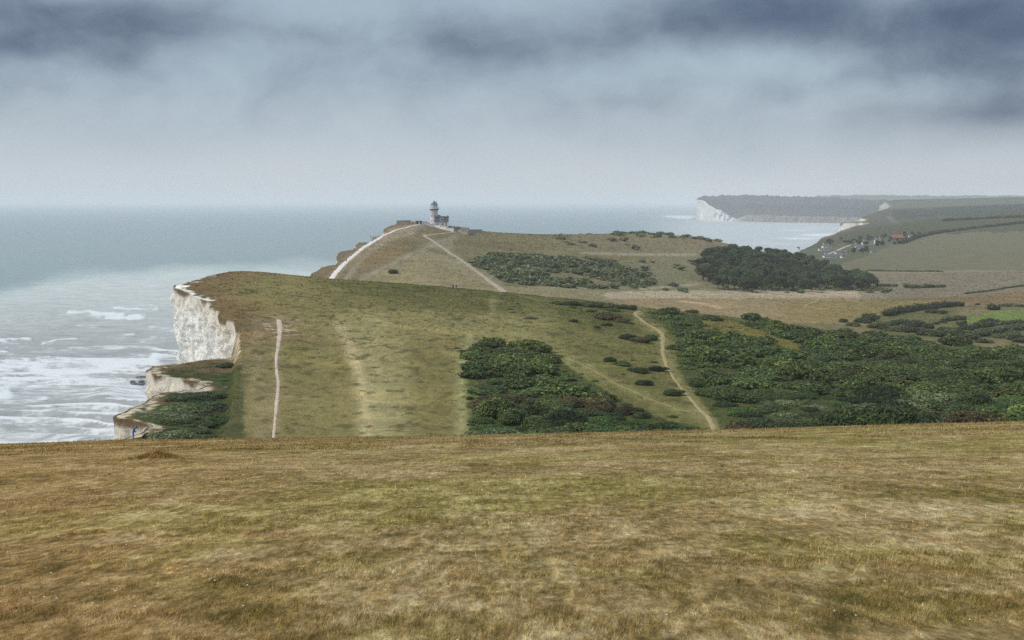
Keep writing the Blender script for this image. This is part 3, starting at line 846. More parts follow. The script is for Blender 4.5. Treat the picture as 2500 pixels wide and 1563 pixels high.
# far chalk headland across the bay and a paler ridge behind it
def far_land(name, px, base_Y, lip_py, sky_py, sky_Y, back_Y, label, tcol, n_up=26):
    n = 220
    P_ = np.linspace(px[0], px[-1], n)
    bY, lp, sp, sY = (np.interp(P_, px, a) for a in (base_Y, lip_py, sky_py, sky_Y))
    u = (P_ - CX) / F
    jit = (fbm(P_ / 6, P_ * 0, 101, 4) - 0.5)
    jit2 = (fbm(P_ / 30, P_ * 0 + 5, 102, 4) - 0.5)
    rowsV, rowsC = [], []
    lipz = H - (lp - HY) / F * bY + 10 * jit
    for t in np.linspace(0, 1, 12):                       # cliff face
        Yc = bY + 26 * t + 40 * (fbm(P_ / 2.5, P_ * 0 + t * 2.5, 103, 3) - 0.5)
        zc = -2 + (lipz + 2) * t
        g = fbm(P_ / 2.2, P_ * 0 + t * 1.2, 104, 4)[:, None]
        wh = (1 - sst(P_, 1775, 1830))[:, None]
        ch = (L(204, 204, 202) * wh + L(126, 116, 112) * (1 - wh)) * (0.66 + 0.5 * g)
        gr = sst(g, 0.5, 0.62) * (1 - wh) * 0.8
        ch = ch * (1 - gr) + L(108, 104, 92) * gr
        rowsV.append(np.stack([u * Yc, Yc, zc], -1)); rowsC.append(ch)
    skyz = H - (sp - HY) / F * sY
    for t in np.linspace(0, 1, n_up)[1:]:
        Yc = (bY + 26) * (1 - t) + sY * t
        zc = lipz * (1 - t) + (skyz + 16 * jit * t + 10 * jit2) * t + 16 * (fbm(P_ / 40, P_ * 0 + t * 4, 105, 4) - 0.5) * math.sin(math.pi * t)
        rowsV.append(np.stack([u * Yc, Yc, zc], -1))
        m1 = fbm(P_ / 60 + 2, P_ * 0 + t * 5, 106, 3)[:, None]
        band = (np.exp(-((t - 0.42 - 0.1 * (fbm(P_ / 90, P_ * 0, 107, 2) - 0.5)) / 0.13) ** 2) * sst(P_, 1725, 1780) * (1 - 0.6 * sst(P_, 2000, 2120)))[:, None]
        wood = np.clip(np.maximum(sst(m1, 0.5, 0.6) * 0.4, band), 0, 0.95)
        rowsC.append(L(*tcol) * (1 - wood) + L(20, 26, 28) * wood)
    for t in (0.35, 1.0):
        Yc = sY * (1 - t) + back_Y * t
        rowsV.append(np.stack([u * Yc, Yc, (skyz + 16 * jit) * (1 - t) - 2 * t], -1)); rowsC.append(np.broadcast_to(L(*tcol), (n, 3)))
    V = np.stack(rowsV)
    nr = len(rowsV)
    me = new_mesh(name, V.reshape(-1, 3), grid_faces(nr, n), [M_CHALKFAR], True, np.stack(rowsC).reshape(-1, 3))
    return tag(link(name, me), label, kind='structure')


def m_far():
    m, T = mat('far_down')
    base = T.n('ShaderNodeAttribute', {'attribute_name': 'Col'}).outputs[0]
    pos = T.n('ShaderNodeNewGeometry').outputs['Position']
    n1 = T.noise(T.scalev(pos, (0.02, 0.004, 0.02)), 1.0, 5, 0.65)
    col = T.mix(1.0, base, T.ramp(n1, [(0.3, (0.75, 0.75, 0.75)), (0.7, (1.2, 1.2, 1.2))]), 'MULTIPLY')
    return finish(m, T, col, 0.95, 0.1)


M_CHALKFAR = m_far()
far_land('headland', [1701, 1703, 1712, 1718, 1726, 1740, 1760, 1785, 1800, 1830, 1900, 2055, 2110, 2200],
         [7900, 7750, 7600, 7500, 7400, 7300, 7250, 7222, 7150, 7000, 6800, 6566, 6400, 6200],
         [489, 487, 488, 491, 497, 506, 515, 531, 536, 526, 528, 532, 534, 530],
         [487, 483.5, 481, 480, 479, 478, 477, 476, 476, 476, 477.5, 483, 487, 491],
         [8000, 8000, 8000, 8100, 8200, 8300, 8400, 8500, 8500, 8500, 8500, 8400, 8300, 8200], 10000,
         'hazy chalk headland with white cliff across the bay', (50, 56, 52))
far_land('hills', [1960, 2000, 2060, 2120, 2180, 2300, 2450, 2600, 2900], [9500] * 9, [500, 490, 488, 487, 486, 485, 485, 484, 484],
         [481, 477.5, 476, 475.5, 477, 478, 477, 475, 474], [11500] * 9, 13000, 'pale ridge fading into the haze behind the headland', (96, 102, 92))


# ------------------------------------------------------------------ sea
def make_sea():
    pxs = np.concatenate([np.arange(-1500, -20, 40), np.arange(0, 782, 2.6), np.arange(790, 4100, 24)])
    pys = np.concatenate([np.arange(1340, 1100, -6), np.arange(1100, 640, -1.9), np.arange(640, 520, -1.5), np.arange(520, 506, -1.0), [505, 504, 503, 502, 501, 500, 499, 498, 497, 496.2, 495.4, 494.6, 494, 493.4, 493.0]])
    Yr = H * F / (pys - HY)
    U = (pxs - CX) / F
    X = U[None, :] * Yr[:, None]
    Y = np.repeat(Yr[:, None], len(pxs), 1)
    PX = np.repeat(pxs[None, :], len(pys), 0)
    PY = np.repeat(pys[:, None], len(pxs), 1)
    # swell
    ph = Y / 26 + 2.6 * (fbm(X / 150, Y / 120, 120, 3) - 0.5) * 2 + X / 210
    sw = (0.5 + 0.5 * np.sin(ph * 2 * math.pi)) ** 2.2
    amp = np.clip(np.interp(Y, [500, 900, 1600, 2600], [2.6, 2.2, 1.2, 0.0]), 0, 3) * (0.4 + fbm(X / 90, Y / 60, 121, 3))
    Z = sw * amp - 0.4
    # surf density: strong towards the cliffs, whole sheets of lace near the foot
    dist = X - np.interp(Y, COAST[:, 0], COAST[:, 1])
    sheet = fbm(X / 75 + 1, Y / 55, 122, 5, 0.6)
    near = sst(PY, 740, 960)
    shore = np.exp(-np.abs(dist + 20) / 130) * (Y < 1300) * sst(PY, 720, 850)
    foam = 0.16 + 0.36 * near * sst(sheet, 0.38, 0.68) + 0.2 * shore
    crest = sst(sw, 0.72, 0.98) * sst(fbm(X / 70, Y / 30, 123, 4), 0.45, 0.62) * sst(PY, 690, 800)
    foam = foam + 0.6 * crest * (0.5 + 0.5 * near)
    WAVES = [([(168, 764), (215, 762), (260, 768), (300, 772)], 5, .8), ([(225, 770), (300, 776), (355, 772)], 5, .7), ([(280, 752), (330, 756), (385, 755)], 4, .7),
             ([(260, 780), (352, 779)], 3, .6), ([(0, 834), (60, 830), (78, 828)], 3, .6), ([(105, 838), (145, 834), (188, 832)], 3.5, .6), ([(300, 822), (328, 818)], 3, .6),
             ([(345, 742), (385, 748)], 3, .5), ([(0, 893), (100, 884), (210, 880), (300, 885), (380, 878)], 13, .55), ([(90, 905), (200, 912), (330, 900)], 12, .5),
             ([(0, 965), (20, 962)], 9, .6), ([(0, 990), (60, 985), (110, 975)], 7, .5), ([(60, 1015), (150, 1005), (280, 1000)], 12, .45), ([(0, 1030), (90, 1040), (240, 1030)], 9, .45),
             ([(0, 945), (130, 940), (250, 930), (330, 940)], 12, .3), ([(340, 832), (400, 838)], 8, .35), ([(370, 800), (420, 806)], 8, .35), ([(375, 870), (430, 862)], 10, .4)]
    for pts, hw, s in WAVES:
        q = np.array(pts)
        bb = (PX > q[:, 0].min() - 60) & (PX < q[:, 0].max() + 60) & (PY > q[:, 1].min() - 50) & (PY < q[:, 1].max() + 50)
        wob = 5 * (fbm(PX[bb] / 22, PY[bb] / 9, 125, 3) - 0.5)
        d = d_polyline(PX[bb], (PY[bb] + wob) * 1.0, pts)
        g = np.exp(-(d / hw) ** 2)
        foam[bb] = foam[bb] + s * g * (0.35 + 0.9 * fbm(PX[bb] / 16, PY[bb] / 6, 126, 3))
        Z[bb] += 1.0 * g * s
    # surf in the far bay
    bay = (PX > 1600) & (PX < 2250)
    fb = np.zeros_like(foam)
    for (cx, cy, wx, wy, s) in [(1680, 531, 55, 6, .6), (1640, 528, 30, 3, .4), (1760, 541, 80, 2.2, .5), (1950, 562, 60, 3.5, .5), (2010, 571, 60, 3, .55), (1960, 582, 90, 3.5, .65),
                                (2000, 575, 90, 2.5, .5), (1900, 595, 90, 4, .5), (1930, 548, 120, 1.8, .35), (1990, 556, 60, 2, .4)]:
        fb += s * np.exp(-((PX - cx) / wx) ** 2 - ((PY - cy) / wy) ** 2)
    foam = np.where(bay, 0.15 + fb * (0.6 + 0.8 * fbm(X / 60, Y / 200, 128, 3)), foam)
    # water colour: clear blue-green offshore, chalky and pale inshore with a sharp outer edge
    edge = pchip([-1500, -200, 0, 60, 130, 260, 420, 560, 760, 1000, 4200], [860, 752, 704, 688, 670, 655, 648, 643, 640, 640, 640], PX)
    wv = 26 * (fbm(PX / 150, PY / 30, 127, 4) - 0.5)
    ch = sst(PY + wv, edge - 14, edge + 30)
    c_off = L(92, 116, 126) * 1.0
    far_b = sst(PY, 620, 510)[..., None]
    off = L(126, 141, 140) * (1 - far_b) + L(116, 133, 138) * far_b
    inn = sst(PY, 680, 880)[..., None]
    chalky = L(188, 190, 183) * (1 - inn) + L(152, 152, 147) * inn
    ed = np.exp(-((PY + wv - edge - 14) / 16) ** 2)[..., None]
    chalky = chalky * (1 - 0.3 * ed) + L(176, 198, 188) * 0.3 * ed
    bayc = (sst(PX, 1500, 1750) * sst(PY, 508, 560))[..., None]
    c = off * (1 - ch[..., None]) + chalky * ch[..., None]
    c = c * (1 - bayc) + L(180, 183, 180) * bayc
    wscale = np.interp(Y, [400, 900, 2000, 5000, 30000], [1.0, 1.0, 0.6, 0.25, 0.05])
    V = np.stack([X, Y, np.minimum(Z, 3.0)], -1).reshape(-1, 3)
    me = new_mesh('sea', V, grid_faces(len(pys), len(pxs)), [M_SEA], True, c.reshape(-1, 3), None, {'foam': foam.ravel(), 'wscale': np.full(len(V), 1.0)})
    # wavelength of the painted ripples grows in steps far away where single waves cannot be told apart
    return tag(link('sea', me), kind='structure')


make_sea()


# ------------------------------------------------------------------ paths and tracks laid on the ground
def ribbon(name, pts, yr, m, label, lift=0.05, seed=0, bank=0.0):
    """pts: (photo x, photo y, width in photo pixels)"""
    G = np.array([(*ground_at(p[0], p[1], *yr)[:2], p[2]) for p in pts])
    wm = G[:, 2] / F * G[:, 1]
    s = np.concatenate([[0], np.cumsum(np.hypot(np.diff(G[:, 0]), np.diff(G[:, 1])))])
    n = int(max(24, min(420, s[-1] / 0.7)))
    sn = np.linspace(0, s[-1], n)
    x, y, w = pchip(s, G[:, 0], sn), pchip(s, G[:, 1], sn), np.interp(sn, s, wm)
    tx, ty = np.gradient(x), np.gradient(y)
    l = np.hypot(tx, ty)
    nx, ny = -ty / l, tx / l
    K = 7
    V = np.zeros((n, K, 3))
    for k in range(K):
        t = (k / (K - 1) - 0.5)
        ww = w * (0.7 + 0.7 * fbm(sn / 4.0, sn * 0 + (2.0 if t < 0 else 7.0), 140 + seed, 3)) * (1 + 0.25 * (fbm(sn / 0.9, sn * 0 + 3 * t, 150 + seed, 2) - 0.5))
        V[:, k, 0] = x + nx * t * ww
        V[:, k, 1] = y + ny * t * ww
        V[:, k, 2] = zt(V[:, k, 0], V[:, k, 1]) + lift * (1 - (2 * t) ** 4) - 0.01 - bank * (1 - abs(2 * t))
    me = new_mesh(name, V.reshape(-1, 3), grid_faces(n, K)[:, ::-1], [m], True)
    return tag(link(name, me), label, kind='structure')


M_CHALKPATH = m_path('chalk_path', lin(196, 178, 156))
M_WHITEPATH = m_path('white_path', lin(220, 211, 200))
M_ROAD = m_path('worn_road', lin(168, 152, 132))
M_TRACK = m_path('grass_track', lin(136, 124, 78))
M_TRACK2 = m_path('earth_track', lin(158, 142, 102))
ribbon('path', [(681, 781, 12), (683, 800, 12), (678, 850, 7), (674, 890, 6.5), (679, 940, 7.5), (675, 985, 8), (671, 1030, 6), (667, 1078, 7)], (200, 420), M_CHALKPATH,
       'bare chalk gully path running down the grass near the cliff', 0.06, 1)
ribbon('path', [(1560, 758, 11), (1552, 770, 9), (1575, 788, 9), (1612, 812, 11), (1618, 840, 10), (1620, 870, 8), (1640, 915, 7.5), (1665, 950, 7), (1695, 985, 8), (1725, 1015, 12), (1752, 1062, 18)],
       (200, 520), M_TRACK2, 'pale winding path between the bush thickets', 0.07, 2)
ribbon('path', [(1380, 872, 8), (1440, 900, 8), (1520, 945, 7), (1600, 980, 7), (1700, 1012, 7)], (200, 470), M_TRACK, 'faint diagonal grass track joining the winding path', 0.07, 3)
ribbon('path', [(806, 684, 13), (822, 664, 13), (845, 640, 10), (880, 611, 9), (905, 594, 11), (930, 579, 8), (965, 563, 6), (1000, 553, 4.5), (1035, 549, 3.5)], (640, 1180), M_WHITEPATH,
       'white chalk path climbing along the cliff to the lighthouse', 0.12, 4)
ribbon('road', [(1235, 716, 20), (1200, 690, 15), (1160, 660, 13), (1110, 625, 12), (1070, 598, 10), (1050, 585, 9), (1037, 576, 8), (1060, 572, 7), (1100, 568.5, 6), (1118, 566, 6)], (650, 1180), M_ROAD,
       'grey brown road climbing the lighthouse hill', 0.12, 5)
ribbon('road', [(2016, 622, 6), (2040, 613, 6), (2062, 604, 6), (2078, 598, 5)], (1400, 2200), M_CHALKPATH, 'pale lane running up through the village', 0.3, 6)
ribbon('path', [(2010, 719, 6), (1980, 740, 4), (1960, 752, 3)], (600, 1100), M_TRACK2, 'thin pale track crossing the tan field', 0.1, 7)


# ------------------------------------------------------------------ foliage
M_LEAF = m_leaf('bush_leaf', lin(46, 60, 28), lin(84, 97, 47))
M_LEAF_G = m_leaf('bright_bush_leaf', lin(54, 76, 32), lin(82, 106, 46))
M_LEAF_P = m_leaf('pale_bush_leaf', lin(70, 82, 50), lin(110, 117, 76))
M_LEAF_B = m_leaf('brown_bush_leaf', lin(70, 62, 38), lin(98, 88, 52))
M_LEAF_D = m_leaf('scrub_leaf', lin(58, 66, 38), lin(88, 92, 54))
M_LEAF_F = m_leaf('far_scrub_leaf', lin(72, 80, 52), lin(104, 108, 72))
M_TREE = m_leaf('tree_leaf', lin(46, 57, 36), lin(80, 90, 54))
M_BARK = plain('bark', lin(70, 60, 50), 0.95)


def ico(sub=1):
    bm = bmesh.new()
    bmesh.ops.create_icosphere(bm, subdivisions=sub, radius=1.0)
    v = np.array([p.co[:] for p in bm.verts])
    f = np.array([[q.index for q in p.verts] for p in bm.faces])
    bm.free()
    return v, f


ICO1, ICO2 = ico(1), ico(2)


def leafy(lobes, n_leaf, leaf, rng, core=0.8, zmin=-0.25, aspect=0.55, core_tone=0.6):
    """leaf clumps spread through lumpy lobes round inner masses; returns verts, [quads, tris], tone"""
    lobes = np.asarray(lobes, float)
    wgt = (lobes[:, 3] * lobes[:, 4]) + lobes[:, 5] * (lobes[:, 3] + lobes[:, 4])
    li = rng.choice(len(lobes), n_leaf, p=wgt / wgt.sum())
    d = rng.normal(size=(n_leaf * 3, 3))
    d /= np.linalg.norm(d, axis=1)[:, None]
    d = d[d[:, 2] > zmin][:n_leaf]
    n_leaf = len(d)
    li = li[:n_leaf]
    r = lobes[li, 3:6]
    rad = rng.uniform(0.78, 1.04, n_leaf) + np.abs(rng.normal(0, 0.06, n_leaf))
    p = lobes[li, :3] + d * r * rad[:, None]
    nrm = d / r * r.mean(1)[:, None] + rng.normal(0, 0.5, (n_leaf, 3)) + np.array([0, 0, 0.35])
    nrm /= np.linalg.norm(nrm, axis=1)[:, None]
    t = np.cross(nrm, rng.normal(size=(n_leaf, 3)))
    t /= np.linalg.norm(t, axis=1)[:, None]
    b = np.cross(nrm, t)
    sz = leaf * rng.uniform(0.6, 1.5, n_leaf)[:, None]
    q = np.stack([p - t * sz, p + b * sz * aspect - nrm * sz * 0.15, p + t * sz, p - b * sz * aspect - nrm * sz * 0.15], 1)
    keep = q[:, :, 2].min(1) > -0.6
    q = q[keep]
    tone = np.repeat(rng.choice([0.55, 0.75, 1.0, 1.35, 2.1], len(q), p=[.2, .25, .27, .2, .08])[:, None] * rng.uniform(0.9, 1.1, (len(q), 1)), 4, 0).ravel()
    V, quads = q.reshape(-1, 3), np.arange(len(q) * 4).reshape(-1, 4)
    tris = []
    cv, cf = ICO1
    for lo in lobes:
        o = len(V)
        jig = 1 + rng.uniform(-0.12, 0.12, (len(cv), 1))
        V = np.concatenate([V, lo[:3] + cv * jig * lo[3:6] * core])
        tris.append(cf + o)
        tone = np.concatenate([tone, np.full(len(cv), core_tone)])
    return V, quads, np.concatenate(tris), tone


def bush_lobes(rng, R, Hh):
    n = rng.integers(6, 10)
    out = [(0, 0, Hh * 0.35, R * 0.62, R * 0.62, Hh * 0.62)]
    for _ in range(n):
        a, rr = rng.uniform(0, 2 * math.pi), R * math.sqrt(rng.uniform(0.05, 1)) * 0.75
        s = rng.uniform(0.28, 0.5) * R
        hz = Hh * rng.uniform(0.25, 0.62) * (1.15 - 0.5 * rr / R)
        out.append((rr * math.cos(a), rr * math.sin(a), hz, s, s * rng.uniform(0.8, 1.2), Hh * rng.uniform(0.3, 0.48)))
    return out


def leaf_mesh(name, lobes, n, leaf, rng, material, **k):
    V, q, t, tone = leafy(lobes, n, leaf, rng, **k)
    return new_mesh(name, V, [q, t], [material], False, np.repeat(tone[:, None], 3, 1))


BUSH, BUSH_BROWN, SCRUB, BUSH_BRIGHT, BUSH_PALE = [], [], [], [], []
for i in range(3):
    r = np.random.default_rng(270 + i)
    BUSH_BRIGHT.append(leaf_mesh('bush', bush_lobes(r, 3.6, 1.9), 2600, 0.18, r, M_LEAF_G))
    BUSH_PALE.append(leaf_mesh('bush', bush_lobes(r, 3.5, 2.3), 2400, 0.22, r, M_LEAF_P))
for i in range(8):
    r = np.random.default_rng(200 + i)
    BUSH.append(leaf_mesh('bush', bush_lobes(r, 3.6, 2.7), 2600, 0.2, r, M_LEAF))
for i in range(3):
    r = np.random.default_rng(230 + i)
    BUSH_BROWN.append(leaf_mesh('bush', bush_lobes(r, 3.4, 2.4), 1700, 0.2, r, M_LEAF_B))
for i in range(5):
    r = np.random.default_rng(250 + i)
    SCRUB.append(leaf_mesh('bush', bush_lobes(r, 3.6, 2.6), 700, 0.36, r, M_LEAF_D))


def put(name, me, x, y, s, rz, label, cat, group=None, sink=0.25, sz=None, z=None):
    o = link(name, me, None, (x, y, (zt(x, y) if z is None else z) - sink))
    o.rotation_euler = (0, 0, rz)
    o.scale = (s, s, sz if sz else s)
    return tag(o, label, cat, group)


def plan_fill(poly, yr, spacing, rng, exclude=(), tries=6000, rough=0.0):
    """evenly spread spots on the ground inside a photo polygon"""
    pts = []
    P_ = np.array(poly)
    u0, u1 = (P_[:, 0].min() - CX) / F, (P_[:, 0].max() - CX) / F
    Y = np.sqrt(rng.uniform(yr[0] ** 2, yr[1] ** 2, tries))
    x = rng.uniform(u0, u1, tries) * Y
    z = zt(x, Y)
    px, py = CX + F * x / Y, HY + F * (H - z) / Y
    jx, jy = rough * (fbm(px / 40, py / 25, 180, 3) - 0.5) * 2, rough * 0.6 * (fbm(px / 40, py / 25, 181, 3) - 0.5) * 2
    ok = in_poly(px + jx, py + jy, poly) & (x > coast_x(Y) + 2)
    for e in exclude:
        ok &= ~in_poly(px, py, e)
    cell = {}
    for i in np.nonzero(ok)[0]:
        sp = spacing if np.isscalar(spacing) else spacing(Y[i])
        k = (int(x[i] // sp), int(Y[i] // sp))
        if any((x[i] - a) ** 2 + (Y[i] - b) ** 2 < sp * sp for dx in (-1, 0, 1) for dy in (-1, 0, 1) for a, b in cell.get((k[0] + dx, k[1] + dy), ())):
            continue
        cell.setdefault(k, []).append((x[i], Y[i]))
        pts.append((x[i], Y[i], px[i], py[i]))
    return pts


rb = np.random.default_rng(31)
PATHS_PX = [[(1560, 758), (1552, 770), (1575, 788), (1612, 812), (1618, 840), (1620, 870), (1640, 915), (1665, 950), (1695, 985), (1725, 1015), (1752, 1062)],
            [(1380, 872), (1440, 900), (1520, 945), (1600, 980), (1700, 1012)]]


def clear_of_paths(px, py, d=16):
    return min(float(d_polyline(np.array([px]), np.array([py]), p)[0]) for p in PATHS_PX) > d


def path_dist(px, py):
    return min(float(d_polyline(np.array([px]), np.array([py]), p)[0]) for p in PATHS_PX)


near_spots = []
LBL = {'centre': 'green bush in the thicket left of the diagonal track',
       'right': 'green bush in the wide thicket filling the slope right of the winding path',
       'landslip': 'dark green bush crowding the landslip hollow by the cliff edge'}
for nm, yr, sp in (('centre', (205, 420), 4.2), ('right', (205, 505), 4.9), ('landslip', (205, 300), 2.5)):
    for (x, y, px, py) in plan_fill(BUSH_ZONES[nm], yr, sp, rb, OPEN, 22000, 10 if nm == 'landslip' else 34):
        if clear_of_paths(px, py, 9) and clear_of_paths(px, py - 12, 9) and not (nm == 'landslip' and (x < coast_x(y) + 4.0 or slump(x + 1.6, y) < 0.9)):
            near_spots.append((y, x, nm, px, py))
near_spots.sort()
LIGHT = []          # (mesh kind, x, y, s, sz) further bushes that go into the joined mass
cnt = {'centre': 0, 'right': 0, 'landslip': 0}
for (y, x, nm, px, py) in near_spots:
    s = (0.6 + 0.85 * rb.uniform(0, 1) ** 1.5) * (0.72 if nm == 'landslip' else 1.0)
    if nm == 'right' and px > 1700:
        s *= 1.12
    room = min(path_dist(px, py), path_dist(px, py - 14)) - 6
    s = min(s, max(0.22, room / (3.3 * F / y)))
    sz = s * rb.uniform(0.5, 1.0) * (0.7 if nm == 'landslip' else 0.62 + 0.55 * sst(fbm(x / 16, y / 16, 162, 3), 0.35, 0.7))
    brown = fbm(x / 22, y / 22, 160, 2) > 0.62
    lim = {'centre': 80, 'right': 125, 'landslip': 60}[nm]
    if cnt[nm] < lim and px < 2500:
        cnt[nm] += 1
        sp_ = fbm(x / 14 + 40, y / 14, 161, 2) + rb.uniform(-0.12, 0.12)
        kind_ = 'brownish' if brown else 'bright green' if sp_ > 0.62 else 'pale green' if sp_ < 0.36 else 'green'
        pool = {'brownish': BUSH_BROWN, 'bright green': BUSH_BRIGHT, 'pale green': BUSH_PALE, 'green': BUSH}[kind_]
        me = pool[rb.integers(0, len(pool))]
        lb = LBL[nm].replace('dark green bush', kind_ + ' bush')
        kd = kind_ + ' bush'
        if nm == 'right':
            lb = (kd + ' on the near edge of the wide thicket' if y < 232 and 1760 < px < 2500 else kd + ' of the wide thicket touching the winding path' if path_dist(px, py) < 70
                  else kd + ' of the wide thicket close to the right picture edge' if px > 2330 else kd + ' in the middle of the wide thicket right of the winding path')
        elif nm == 'centre':
            lb = (kd + ' at the left edge of the thicket beside the mown slope' if px < 1215 else kd + ' on the near edge of the thicket left of the diagonal track' if y < 228
                  else kd + ' in the middle of the thicket left of the diagonal track')
        put('bush', me, x, y, s, rb.uniform(0, 6.28), lb, 'bush', 'bushes of the ' + nm + ' thicket' if nm != 'landslip' else 'bushes in the landslip hollow', 0.3, sz)
    else:
        LIGHT.append((x, y, s, sz, brown))

# single bushes on the open slope and along its crest
SINGLES = [(1478, 778, 2.4, 1.4, 1, 'low dark brown bush mound on the open slope near the crest'), (1512, 786, 1.7, .9, 1, 'low brown bush spreading right of the dark mound'),
           (1402, 786, .9, .55, 0, 'small dark green bush alone on the open slope'), (1456, 801, .7, .5, 0, 'smallest green bush below the brown mound'),
           (1486, 796, .9, .6, 0, 'small round green bush just below the brown mound'), (1440, 762, 1.1, .6, 0, 'small flat bush above the brown mound'),
           (1496, 760, 1.6, .8, 0, 'flat green bush above the brown mound near the crest'), (1396, 752, .9, .5, 0, 'tiny bush close to the crest line'),
           (1360, 743, 1.6, .7, 0, 'leftmost low bush on the crest of the near down'), (1395, 745, 1.9, .9, 0, 'second low bush along the crest of the near down'),
           (1440, 748, 2.3, 1.1, 0, 'dense bush in the middle of the crest row'), (1480, 750, 2.4, 1.15, 1, 'brownish bush in the crest row'),
           (1515, 753, 1.8, .9, 0, 'bush near the right end of the crest row'), (1538, 756, 1.7, 1.0, 0, 'bush at the right end of the crest row'),
           (1530, 828, 1.6, .9, 0, 'bush left of the winding path bend'), (1562, 836, 1.9, 1.1, 1, 'dark brown bush beside the winding path bend'), (1590, 830, 1.4, 1.0, 0, 'green bush touching the winding path bend'),
           (1488, 882, 1.1, .7, 0, 'small bush at the left of the scrub between the paths'), (1520, 892, 1.3, .7, 0, 'pale green bush low between the two paths'),
           (1560, 908, 1.4, .7, 0, 'leafy bush in the middle of the ground between the two paths'), (1600, 905, 1.3, .7, 0, 'bush beside the straight part of the winding path'),
           (1575, 940, 1.3, .7, 0, 'bush just above the diagonal track'), (1640, 965, 1.3, .8, 0, 'bush in the corner where the two paths meet'),
           (1690, 752, 1.3, 1.0, 1, 'round reddish brown bush on the skyline beside the winding path'), (1290, 779, 1.2, .35, 0, 'flat dark green patch bush on the upper slope'),
           (555, 897, 1.1, .7, 0, 'bright green bush at the top of the landslip hollow'), (960, 668, 2.0, 1.5, 2, 'lone dark scrub clump on the pale slope below the lighthouse'),
           (1240, 690, 1.6, .6, 2, 'small scrub beside the foot of the road')]
for (px, py, s, sz, kd, lb) in SINGLES:
    yr = (200, 530) if py > 740 or px < 600 or kd < 2 else (640, 1300)
    x, y, z = ground_at(px, py, *yr)
    put('bush', (BUSH, BUSH_BROWN, SCRUB)[kd][rb.integers(0, 3)], x, y, s * 0.56, rb.uniform(0, 6.28), lb, 'bush', None, 0.15, sz * 0.62)

# scattered scrub in the valley on the right
VAL = [(2118, 779, 2.2, 1.9), (2104, 783, 1.6, 1.2), (2085, 791, 1.3, 1.0), (2060, 782, 1.1, .9), (2270, 797, 1.3, 1.2), (2285, 787, .7, .6), (2350, 790, 1.2, 1.3), (2300, 783, .9, .6), (2417, 784, 1.7, 1.3),
       (2430, 785, 1.4, 1.0), (2368, 775, .0, .0), (2240, 792, 2.4, 1.5), (2222, 798, 2.0, 1.2), (2200, 800, 2.2, 1.1), (2180, 803, 2.0, .9), (2330, 806, 1.4, .9), (2355, 800, 1.7, 1.1), (2310, 803, 1.8, 1.0),
       (2345, 818, 2.6, 1.4), (2300, 815, 2.8, 1.3), (2265, 812, 2.4, 1.2), (2240, 806, 2.1, 1.1), (2370, 822, 2.4, 1.3), (2440, 820, 1.8, 1.0), (2400, 832, 1.5, 1.0), (2465, 822, 1.7, 1.2), (2485, 826, 1.8, 1.3),
       (2475, 812, 1.4, 1.0), (2388, 740, .6, .7), (2500, 832, 2.0, 1.2), (2160, 800, 1.4, .9), (2350, 783, .8, .7)]
for i, (px, py, s, sz) in enumerate(VAL):
    if s <= 0:
        continue
    x, y, z = ground_at(px, py + 5, 540, 900)
    put('bush', SCRUB[rb.integers(0, 5)], x, y, s * 0.75, rb.uniform(0, 6.28), 'grey green scrub bush scattered in the valley behind the right thicket', 'bush', 'valley scrub bushes', 0.2, sz * 0.85)


# the rest of the scrub, too many to tell apart: joined masses
def joined(name, spots, label, variants, n_leaf, leaf, material):
    Vs, Qs, Ts, Cs, o = [], [], [], [], 0
    base = []
    for i in range(variants):
        r = np.random.default_rng(300 + i)
        base.append(leafy(bush_lobes(r, 3.6, 2.5), n_leaf, leaf, r))
    for (x, y, s, sz, b) in spots:
        V, q, t, tone = base[rb.integers(0, variants)]
        a = rb.uniform(0, 6.28)
        ca, sa = math.cos(a), math.sin(a)
        P_ = np.stack([(V[:, 0] * ca - V[:, 1] * sa) * s + x, (V[:, 0] * sa + V[:, 1] * ca) * s + y, V[:, 2] * sz + zt(x, y) - 0.3], -1)
        Vs.append(P_); Qs.append(q + o); Ts.append(t + o)
        tint = np.array([1.0, 0.86, 0.8]) if b else np.array([1.0, 1.0, 1.0])
        Cs.append(tone[:, None] * tint * rb.uniform(0.75, 1.3))
        o += len(V)
    me = new_mesh(name, np.concatenate(Vs), [np.concatenate(Qs), np.concatenate(Ts)], [material], False, np.concatenate(Cs))
    return tag(link(name, me), label, kind='stuff')


# small outliers that feather the edges of the thickets into the grass
for poly, yr, n_, sp in (([(1110, 850), (1180, 825), (1310, 838), (1420, 890), (1520, 955), (1640, 1010), (1740, 1050), (1150, 1085)], (205, 430), 5000, 3.4),
                         ([(1480, 860), (1620, 860), (1680, 960), (1700, 1000), (1560, 960), (1480, 905)], (205, 430), 1500, 4.0),
                         ([(1230, 735), (1380, 742), (1560, 760), (1560, 800), (1400, 800), (1250, 770)], (380, 500), 700, 8.0),
                         ([(1560, 765), (1720, 770), (1990, 800), (1990, 860), (1740, 850), (1640, 800)], (330, 500), 1500, 5.0)):
    for (x, y, px, py) in plan_fill(poly, yr, sp, rb, (), n_):
        if fbm(x / 9, y / 9, 165, 3) > 0.5 and path_dist(px, py) > 12 and path_dist(px, py - 8) > 10:
            s = rb.uniform(0.12, 0.34)
            LIGHT.append((x, y, s, s * rb.uniform(0.7, 1.3), rb.uniform() < 0.25))
if LIGHT:
    joined('shrubbery', LIGHT, 'dense scrub covering the upper part of the right slope', 6, 620, 0.34, M_LEAF)
FAR_SCRUB = []
